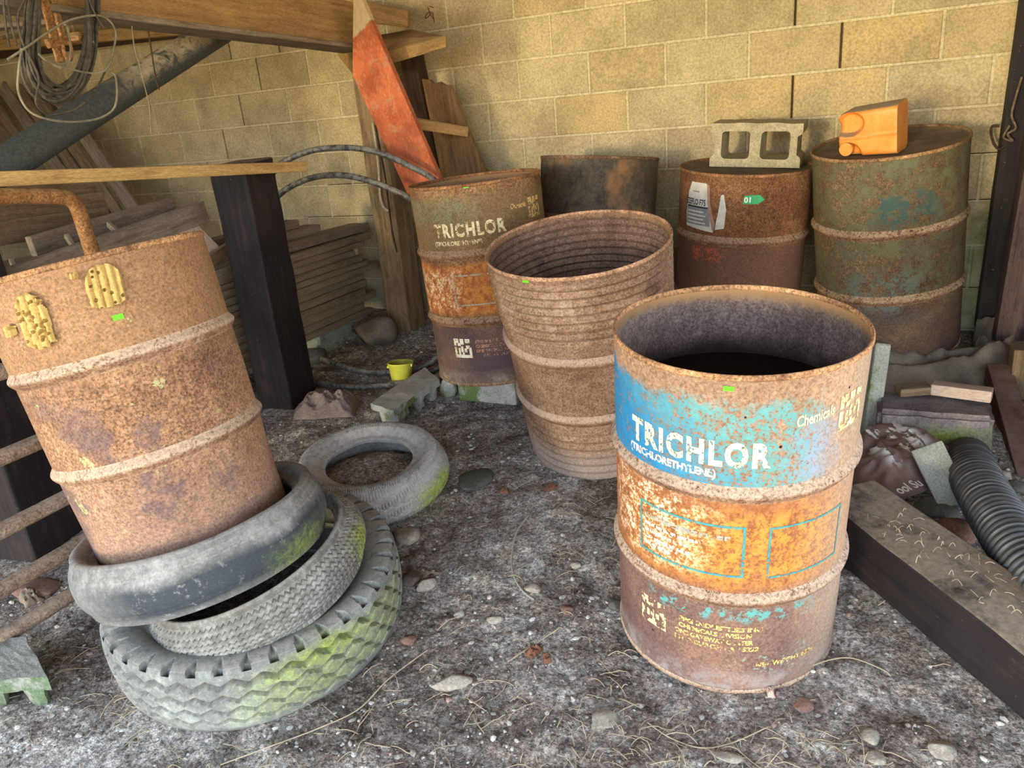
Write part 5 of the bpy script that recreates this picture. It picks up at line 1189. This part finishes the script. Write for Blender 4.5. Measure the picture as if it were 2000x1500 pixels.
def slab_upright():
    a, b = PZ(1688, 838, 0.12), PZ(1716, 838, 0.12); pa = Vector((a.x, 2.98, gz(0, 2.98) - 0.02)); 
    bm = box_bm(0.40, 0.055, 0.155, 0.008, 8, 0.003, 4); o = obj('concrete_slab', bm, M_blk_green, None, False)
    top = PY(1712, 690, 3.05); bot = PY(1690, 845, 2.98); d = (top - bot); o.matrix_world = frame((top + bot) / 2, d, (0.25, -1, 0)); tag(o, 'pale green concrete slab standing on end behind the blue-banded drum', 'concrete slab')
slab_upright()
def sacking():
    path = spline([G(1690, 735), G(1740, 742), G(1800, 748), G(1870, 738), G(1935, 722), G(1962, 702), G(1962, 684), G(1938, 668), G(1905, 662)], 10)
    bm = bmesh.new(); rows = []; n = len(path); m_ = 30
    for i, p in enumerate(path):
        a, b = path[max(0, i - 1)], path[min(n - 1, i + 1)]; tdir = (b - a).normalized(); nrm = Vector((-tdir.y, tdir.x, 0)).normalized(); u = i / (n - 1); row = []
        wd = 0.115 * (1 + 0.25 * math.sin(u * 7)) * min(1, 0.35 + u * 6, 0.35 + (1 - u) * 6)
        for j in range(m_ + 1):
            v = -1 + 2 * j / m_; fold = abs(math.sin(v * 4.2 + 1.1 * math.sin(u * 9) + 0.7 * mnoise.noise(Vector((u * 5, v, 0)))))
            h = (0.115 * max(0, 1 - abs(v) ** 2.6)) * (0.62 + 0.5 * fold) + 0.03 * mnoise.noise(Vector((u * 14, v * 2.5, 4))) * (1 - abs(v)) + 0.012 * mnoise.noise(Vector((u * 40, v * 6, 9))) * (1 - abs(v))
            q = p + nrm * v * wd; row.append(bm.verts.new((q.x, q.y, gh(q.x, q.y) + h + 0.006)))
        rows.append(row)
    for i in range(n - 1):
        for j in range(m_): bm.faces.new((rows[i][j], rows[i][j + 1], rows[i + 1][j + 1], rows[i + 1][j]))
    ex = bmesh.ops.extrude_face_region(bm, geom=list(bm.faces))
    for v in [g_ for g_ in ex['geom'] if isinstance(g_, bmesh.types.BMVert)]: v.co.z -= 0.004
    bmesh.ops.recalc_face_normals(bm, faces=bm.faces)
    o = obj('sacking', bm, M_cloth); tag(o, 'dusty grey sacking bunched round the foot of the green drum', 'sacking')
sacking()
o = obj('concrete_block', box_bm(0.40, 0.36, 0.085, 0.01, 5, 0.004, 8), M_blk_grey, None, False); o.location = (0.03, 3.77, 0.205); o.rotation_euler = (0.09, 0, 0.1); tag(o, 'low block under the green drum, wrapped by the sacking', 'concrete block')
# the big black timber
tl = Vector((-0.041, 2.122, 0)); td = Vector((0.664, -0.747, 0)).normalized(); tn = Vector((0.747, 0.664, 0)).normalized(); TW, THt = 0.215, 0.165
c0 = tl + td * -0.16 + tn * TW / 2; c1 = tl + td * 1.35 + tn * TW / 2
c0.z = gz(0, c0.y) + THt / 2 - 0.004; c1.z = gz(0, c1.y) + THt / 2 + 0.004
t = beam('railway_timber', c0, c1, TW, THt, M_creo, seed=66, rough=0.004, bev=0.008, ends=1); tag(t, 'heavy black timber with a dusty straw-strewn top lying at the lower right', 'timber')
def hose():
    path = spline([PZ(1890, 896, 0.115), PZ(1894, 908, 0.145), PZ(1908, 940, 0.165), PZ(1937, 992, 0.168), PZ(1974, 1050, 0.165), PZ(2022, 1120, 0.155), PZ(2090, 1200, 0.145)], 60)
    L_ = sum((path[i + 1] - path[i]).length for i in range(len(path) - 1)); n = int(L_ / 0.0032); acc = [0]
    for i in range(len(path) - 1): acc.append(acc[-1] + (path[i + 1] - path[i]).length)
    pts = []; k = 0
    for i in range(n + 1):
        s_ = L_ * i / n
        while k < len(path) - 2 and acc[k + 1] < s_: k += 1
        f = (s_ - acc[k]) / max(1e-9, acc[k + 1] - acc[k]); pts.append(path[k].lerp(path[k + 1], f))
    rf = lambda u: 0.0715 + 0.0055 * max(-0.7, min(0.8, 1.5 * math.sin(2 * PI * u * L_ / 0.0215)))
    bm = tube_bm(pts, 0.07, 36, caps=False, rfun=rf); tube_bm(list(reversed(pts))[:], 0.066, 24, bm=bm, caps=False)
    o = obj('drain_hose', bm, M_hose); tag(o, 'thick black corrugated drain hose at the right edge', 'hose')
hose()
def bag():
    g = Mt('torn brown plastic bag', 0.5, 0.4); co = g.obj(); a = g.noise(co, 7, 5, 0.6); b = g.noise(co, 25, 5, 0.7)
    col = g.ramp(a, [(0.35, (0.12, 0.075, 0.068)), (0.6, (0.23, 0.145, 0.125)), (0.75, (0.33, 0.19, 0.19))])
    wv = g.noise(g.sc(co, (5, 14, 8)), 1.0, 5, 0.65); p_ = g.xyz(co); wz = g.m('MULTIPLY', g.band(p_[0], -0.11, 0.10, 0.02), g.band(p_[1], -0.08, 0.09, 0.02)); col = g.mix(g.m('MULTIPLY', g.mr(wv, 0.515, 0.535), wz), col, (0.66, 0.66, 0.64))
    col = g.mix(g.mr(b, 0.60, 0.66, 0, 0.8), col, (0.085, 0.06, 0.05)); mo = g.col(col)
    p = G(1738, 930); o = crumple('plastic_bag', 'torn brown and white plastic bag crumpled between the black timber and the stone block', 'bag', (p.x + 0.0, p.y + 0.06, p.z + 0.02), 0.34, 0.36, 0.05, mo, 7.7, -0.75, 0.075)
    o.rotation_euler = (0.22, 0.05, -0.75)
    q = G(1782, 972, 0.06); bm = text_polys('ool Su', 0.048, 0.9, 0.001); k = obj('bag_lettering', bm, M_white, None); k.matrix_world = frame(q + Vector((-0.035, -0.01, 0.012)), PZ(1800, 958, q.z) - PZ(1760, 974, q.z), (0.0, -0.55, 1)); k.parent = o; k.matrix_parent_inverse = Matrix.Identity(4); bpy.context.view_layer.update(); k.matrix_local = (Matrix.Translation(o.location) @ o.rotation_euler.to_matrix().to_4x4()).inverted() @ frame(q + Vector((-0.035, -0.01, 0.012)), PZ(1800, 958, q.z) - PZ(1760, 974, q.z), (0.0, -0.55, 1))
    k['label'] = 'white letters printed on the bag'
bag()
o = obj('concrete_slab', box_bm(0.21, 0.10, 0.03, 0.005, 5, 0.003, 9), M_blk_green, None, False); a_, b_ = PZ(1818, 890, 0.20), PZ(1858, 968, 0.11); o.matrix_world = frame((a_ + b_) / 2, b_ - a_, (-0.35, -0.45, 1)); tag(o, 'pale grey concrete piece slanting against the stone block, beside the hose', 'concrete slab')

# ------------------------------------------------------------------ stones on the dirt
def stone(x_, y_, w, h, mat, seed, label, rot=0.0, flat=0.45, asp=1.0):
    p = G(x_, y_); d = (p - Vector((0, 0, ZC))).length; s_ = w * d / FPX / 2
    o = chunk('stone', label, (p.x, p.y, gh(p.x, p.y) + s_ * flat * 0.55), (s_, s_ * asp, s_ * flat), mat, seed, 'stone', rot); return o
stone(797, 1045, 60, 45, M_stone, 41, 'flat pale stone against the truck tyre, near the cracked tyre', 0.2, 0.5, 0.8)
stone(930, 938, 74, 74, M_stone_d, 42, 'flat dark green-grey stone sunk in the dirt right of the cracked tyre', 0.5, 0.22, 1.25)
stone(832, 1140, 44, 34, M_stone, 43, 'slanting pale stone right of the truck tyre', 0.9, 0.55, 0.5)
stone(804, 1128, 40, 40, conc_mat('brown clod', (0.17, 0.13, 0.11), (0.10, 0.08, 0.07), 0, 44), 44, 'brown dirt clod between the truck tyre and the slanting stone', 0.3, 0.6, 1)
stone(880, 1338, 78, 40, M_stone, 45, 'long bone-shaped pale stone on the bare dirt, front middle', 0.55, 0.35, 0.42)
stone(1180, 1398, 54, 60, M_stone, 46, 'triangular pale stone nearest the camera, left of the blue-banded drum', 0.9, 0.35, 0.85)
stone(1040, 1156, 34, 24, M_stone, 47, 'small white stone at the end of the curved wire', 0.1, 0.5, 0.7)
stone(897, 1200, 26, 34, M_stone, 48, 'small upright white stone in the bare dirt, centre', 1.2, 0.5, 0.6)
stone(965, 1212, 34, 20, M_stone, 49, 'small white stone right of the small upright one', 0.3, 0.5, 0.6)
stone(1108, 1193, 26, 16, M_stone_r, 51, 'small brown stone left of the blue-banded drum', 0, 0.5)
stone(1125, 1106, 20, 16, M_stone, 52, 'small grey stone near the top of the curved wire', 0.4, 0.6)
stone(797, 1245, 30, 22, M_stone_r, 53, 'tan stone just right of the truck tyre tread', 0.4, 0.5)
stone(1700, 1440, 34, 26, M_stone, 54, 'grey pebble at the bottom right below the black timber', 0.4, 0.5)
stone(1840, 1470, 40, 24, M_stone, 55, 'pale pebble at the bottom right corner', 1.0, 0.5)
stone(1712, 1480, 28, 26, M_stone, 56, 'pale pebble at the bottom edge below the blue-banded drum', 0.2, 0.6)
stone(1570, 1375, 34, 26, M_stone_r, 57, 'pinkish stone in front of the blue-banded drum', 0.2, 0.35)
stone(1420, 1480, 50, 22, M_stone, 58, 'flat pale flake at the bottom edge, middle', 0.2, 0.25, 0.5)
stone(1203, 1185, 26, 50, M_stone_d, 59, 'grey stone wedged at the left foot of the blue-banded drum', 0.2, 0.9)
stone(1835, 995, 80, 45, M_stone_d, 60, 'dark wet-looking stone between the black timber and the hose, farther', 0.3, 0.42, 0.7)
stone(1875, 1045, 70, 50, M_stone_r, 61, 'reddish stone between the black timber and the hose, nearer', -0.2, 0.5, 0.8)
stone(1850, 945, 60, 30, M_stone_r, 62, 'brown stone under the slanting concrete piece', 0.0, 0.4, 0.7)
stone(1985, 960, 40, 30, M_stone_d, 63, 'dark stone at the right edge below the red-brown post', 0.0, 0.6, 0.8)
stone(1960, 935, 30, 22, M_stone, 64, 'grey stone right of the hose end', 0.0, 0.6, 0.8)
stone(70, 1150, 90, 60, M_stone_r, 65, 'flat brown slab piece on the dirt under the gate', 0.3, 0.2, 0.6)

# ------------------------------------------------------------------ gravel, straw, twigs
def gravel():
    rnd = random.Random(2); bm = bmesh.new(); lay = bm.loops.layers.float_color.new('tone')
    base = bmesh.new(); bmesh.ops.create_icosphere(base, subdivisions=1, radius=1); bv = [v.co.copy() for v in base.verts]; bf = [[v.index for v in f.verts] for f in base.faces]; base.free()
    n = 0
    while n < 19000:
        y_ = 0.45 + 3.5 * rnd.random() ** 1.5; x_ = rnd.uniform(-2.9, 0.75)
        dens = 0.5 + 0.9 * mnoise.noise(Vector((x_ * 1.6, y_ * 1.6, 7))) + 0.4 * mnoise.noise(Vector((x_ * 5, y_ * 5, 2)))
        if rnd.random() > dens: continue
        if math.hypot(x_ + 1.675, y_ - 1.41) < 0.44 or math.hypot(x_ + 0.343, y_ - 1.844) < 0.28 or math.hypot(x_ + 1.768, y_ - 2.165) < 0.32: continue
        s_ = 0.0017 + 0.0080 * rnd.random() ** 5.0; z_ = gh(x_, y_); t = rnd.random(); q = Matrix.Rotation(rnd.uniform(0, 6.3), 3, 'Z'); sx, sy, sz = s_ * rnd.uniform(.8, 1.5), s_ * rnd.uniform(.7, 1.1), s_ * rnd.uniform(.45, .8)
        vs = []
        for c_ in bv:
            k = 1 + rnd.uniform(-.22, .22); p = q @ Vector((c_.x * sx * k, c_.y * sy * k, c_.z * sz * k)); vs.append(bm.verts.new((p.x + x_, p.y + y_, p.z + z_ + sz * 0.35)))
        for f in bf:
            F_ = bm.faces.new([vs[i] for i in f])
            for l in F_.loops: l[lay] = (t, t, t, 1)
        n += 1
    g = Mt('mixed gravel', 0.9, 0.2); tn_ = g.xyz(g.attr('tone'))[0]; c_ = g.ramp(tn_, [(0.0, (0.09, 0.075, 0.065)), (0.35, (0.17, 0.145, 0.125)), (0.62, (0.34, 0.325, 0.305)), (0.95, (0.56, 0.55, 0.525)), (1.0, (0.34, 0.2, 0.17))]); g.col(g.gain(c_, g.mr(g.noise(g.obj(), 150, 3, .7), .3, .7, .75, 1.25)))
    o = obj('gravel', bm, g.mat, None, False); o['kind'] = 'stuff'; tag(o, 'loose grey gravel and grit scattered over the dirt floor', 'gravel')
gravel()
def straws():
    rnd = random.Random(6); bm = bmesh.new()
    def one(x_, y_, L_, zf, r):
        a = rnd.uniform(0, 2 * PI); cv = rnd.uniform(-1.2, 1.2); pts = []; k = 7; px_, py_ = x_, y_; lift = rnd.uniform(0, 0.014)
        for i in range(k):
            pts.append(Vector((px_, py_, zf(px_, py_) + 0.0025 + lift * math.sin(PI * i / (k - 1)) + rnd.uniform(0, .002)))); an = a + cv * i / k; px_ += math.cos(an) * L_ / k; py_ += math.sin(an) * L_ / k
        tube_bm(pts, r, 4, bm=bm)
    cl = [(-0.05, 1.35, .16, 90), (-0.5, 1.35, .16, 60), (-0.2, 1.05, .25, 70), (0.12, 1.25, .18, 90), (-1.35, 0.85, .25, 70), (-2.0, 1.05, .2, 50), (-1.0, 1.25, .3, 50), (-0.75, 1.9, .3, 40), (-1.0, 2.3, .3, 20), (-1.8, 2.2, .16, 16), (0.2, 2.6, .12, 14), (-0.8, 0.75, .3, 60)]
    for (cx, cy, sp, n) in cl:
        for _ in range(int(n * 1.9)): one(rnd.gauss(cx, sp), rnd.gauss(cy, sp * .8), rnd.uniform(0.012, 0.10) , gh, rnd.uniform(0.0006, 0.0013))
    for _ in range(120):
        s_ = rnd.uniform(0.0, 1.2); w_ = rnd.uniform(0.02, TW - 0.03); p = tl + td * s_ + tn * w_; f = (s_ + 0.16) / 1.51; zt = c0.z + (c1.z - c0.z) * f + THt / 2 + 0.001
        one(p.x, p.y, rnd.uniform(0.008, 0.04), lambda a_, b_, zt=zt: zt, rnd.uniform(0.0006, 0.0012))
    o = obj('straw_litter', bm, M_straw); o['kind'] = 'stuff'; tag(o, 'dry straw and rootlets strewn over the dirt and the black timber', 'straw')
straws()
def gline(name, label, cat, px_, r, mat, h=0.004):
    pts = []
    for x_, y_ in px_:
        p = G(x_, y_); p.z = gh(p.x, p.y) + h; pts.append(p)
    return curve_tube(name, label, cat, pts, r, mat, 8, 6)
gline('wire', 'curved pale wire lying on the bare dirt in the middle', 'wire', [(1032, 1012), (1010, 1045), (1000, 1090), (1005, 1130), (1022, 1158), (1042, 1175)], 0.0032, simple('pale wire', (0.42, 0.40, 0.36), 0.2, 40), 0.008)
gline('twig', 'long thin pale twig at the lower left in front of the truck tyre', 'twig', [(430, 1492), (520, 1468), (620, 1425), (700, 1385), (760, 1330), (835, 1272)], 0.0017, M_straw, 0.01)
gline('twig', 'bent pale twig at the bottom right under the blue-banded drum', 'twig', [(1265, 1412), (1310, 1440), (1370, 1458), (1430, 1450), (1500, 1425)], 0.0016, M_straw, 0.008)
gline('twig', 'straight twig pointing at the brown leaf, left of the blue-banded drum', 'twig', [(992, 1296), (1040, 1262), (1092, 1230)], 0.0020, M_straw, 0.01)
gline('twig', 'pale straw stalk near the black timber at the lower right', 'twig', [(1520, 1328), (1600, 1300), (1660, 1285), (1720, 1310), (1740, 1322)], 0.0016, M_straw, 0.008)
# scrawl on the wall
def scrawl():
    for_pts = [[(830, 36), (833, 28), (840, 22), (843, 24), (838, 31), (832, 36)], [(836, 14), (840, 28), (846, 36)], [(839, 12), (847, 15)], [(845, 24), (847, 36), (848, 44)]]
    bm = bmesh.new()
    for pp in for_pts: tube_bm([PY(x_, y_, 4.0785) for x_, y_ in pp], 0.0028, 6, bm=bm)
    o = obj('scrawl', bm, simple('brown crayon', (0.20, 0.075, 0.045), 0.2, 40)); tag(o, 'small brown scrawl written high on the block wall', 'scrawl')
scrawl()

def leaf(name, label, x_, y_, s_, mat, seed):
    p = G(x_, y_); o = crumple(name, label, 'leaf', (p.x, p.y, gh(p.x, p.y)), s_, s_ * 0.6, s_ * 0.35, mat, seed, seed, 0.008, 16)
M_leaf = simple('dead leaf', (0.22, 0.10, 0.06), 0.4, 60)
leaf('dead_leaf', 'curled red-brown dead leaf on the bare dirt, front middle', 1042, 1272, 0.05, M_leaf, 1.3)
leaf('dead_leaf', 'small red-brown dead leaf right of the curled one', 1068, 1285, 0.035, M_leaf, 2.1)
leaf('dead_leaf', 'dead leaf beside the dark flat stone, right of the cracked tyre', 985, 960, 0.04, M_leaf, 3.4)
leaf('dead_leaf', 'dead leaf at the left foot of the corrugated drum', 1075, 955, 0.05, M_leaf, 4.2)
leaf('paper_scrap', 'pinkish paper scrap at the foot of the blue-banded drum', 1505, 1352, 0.03, simple('pink scrap', (0.6, 0.42, 0.36), 0.2, 40), 5.0)
leaf('paper_scrap', 'brown paper scrap on the dirt below the gate rails', 60, 1168, 0.10, simple('brown scrap', (0.3, 0.24, 0.18), 0.3, 40), 6.0)
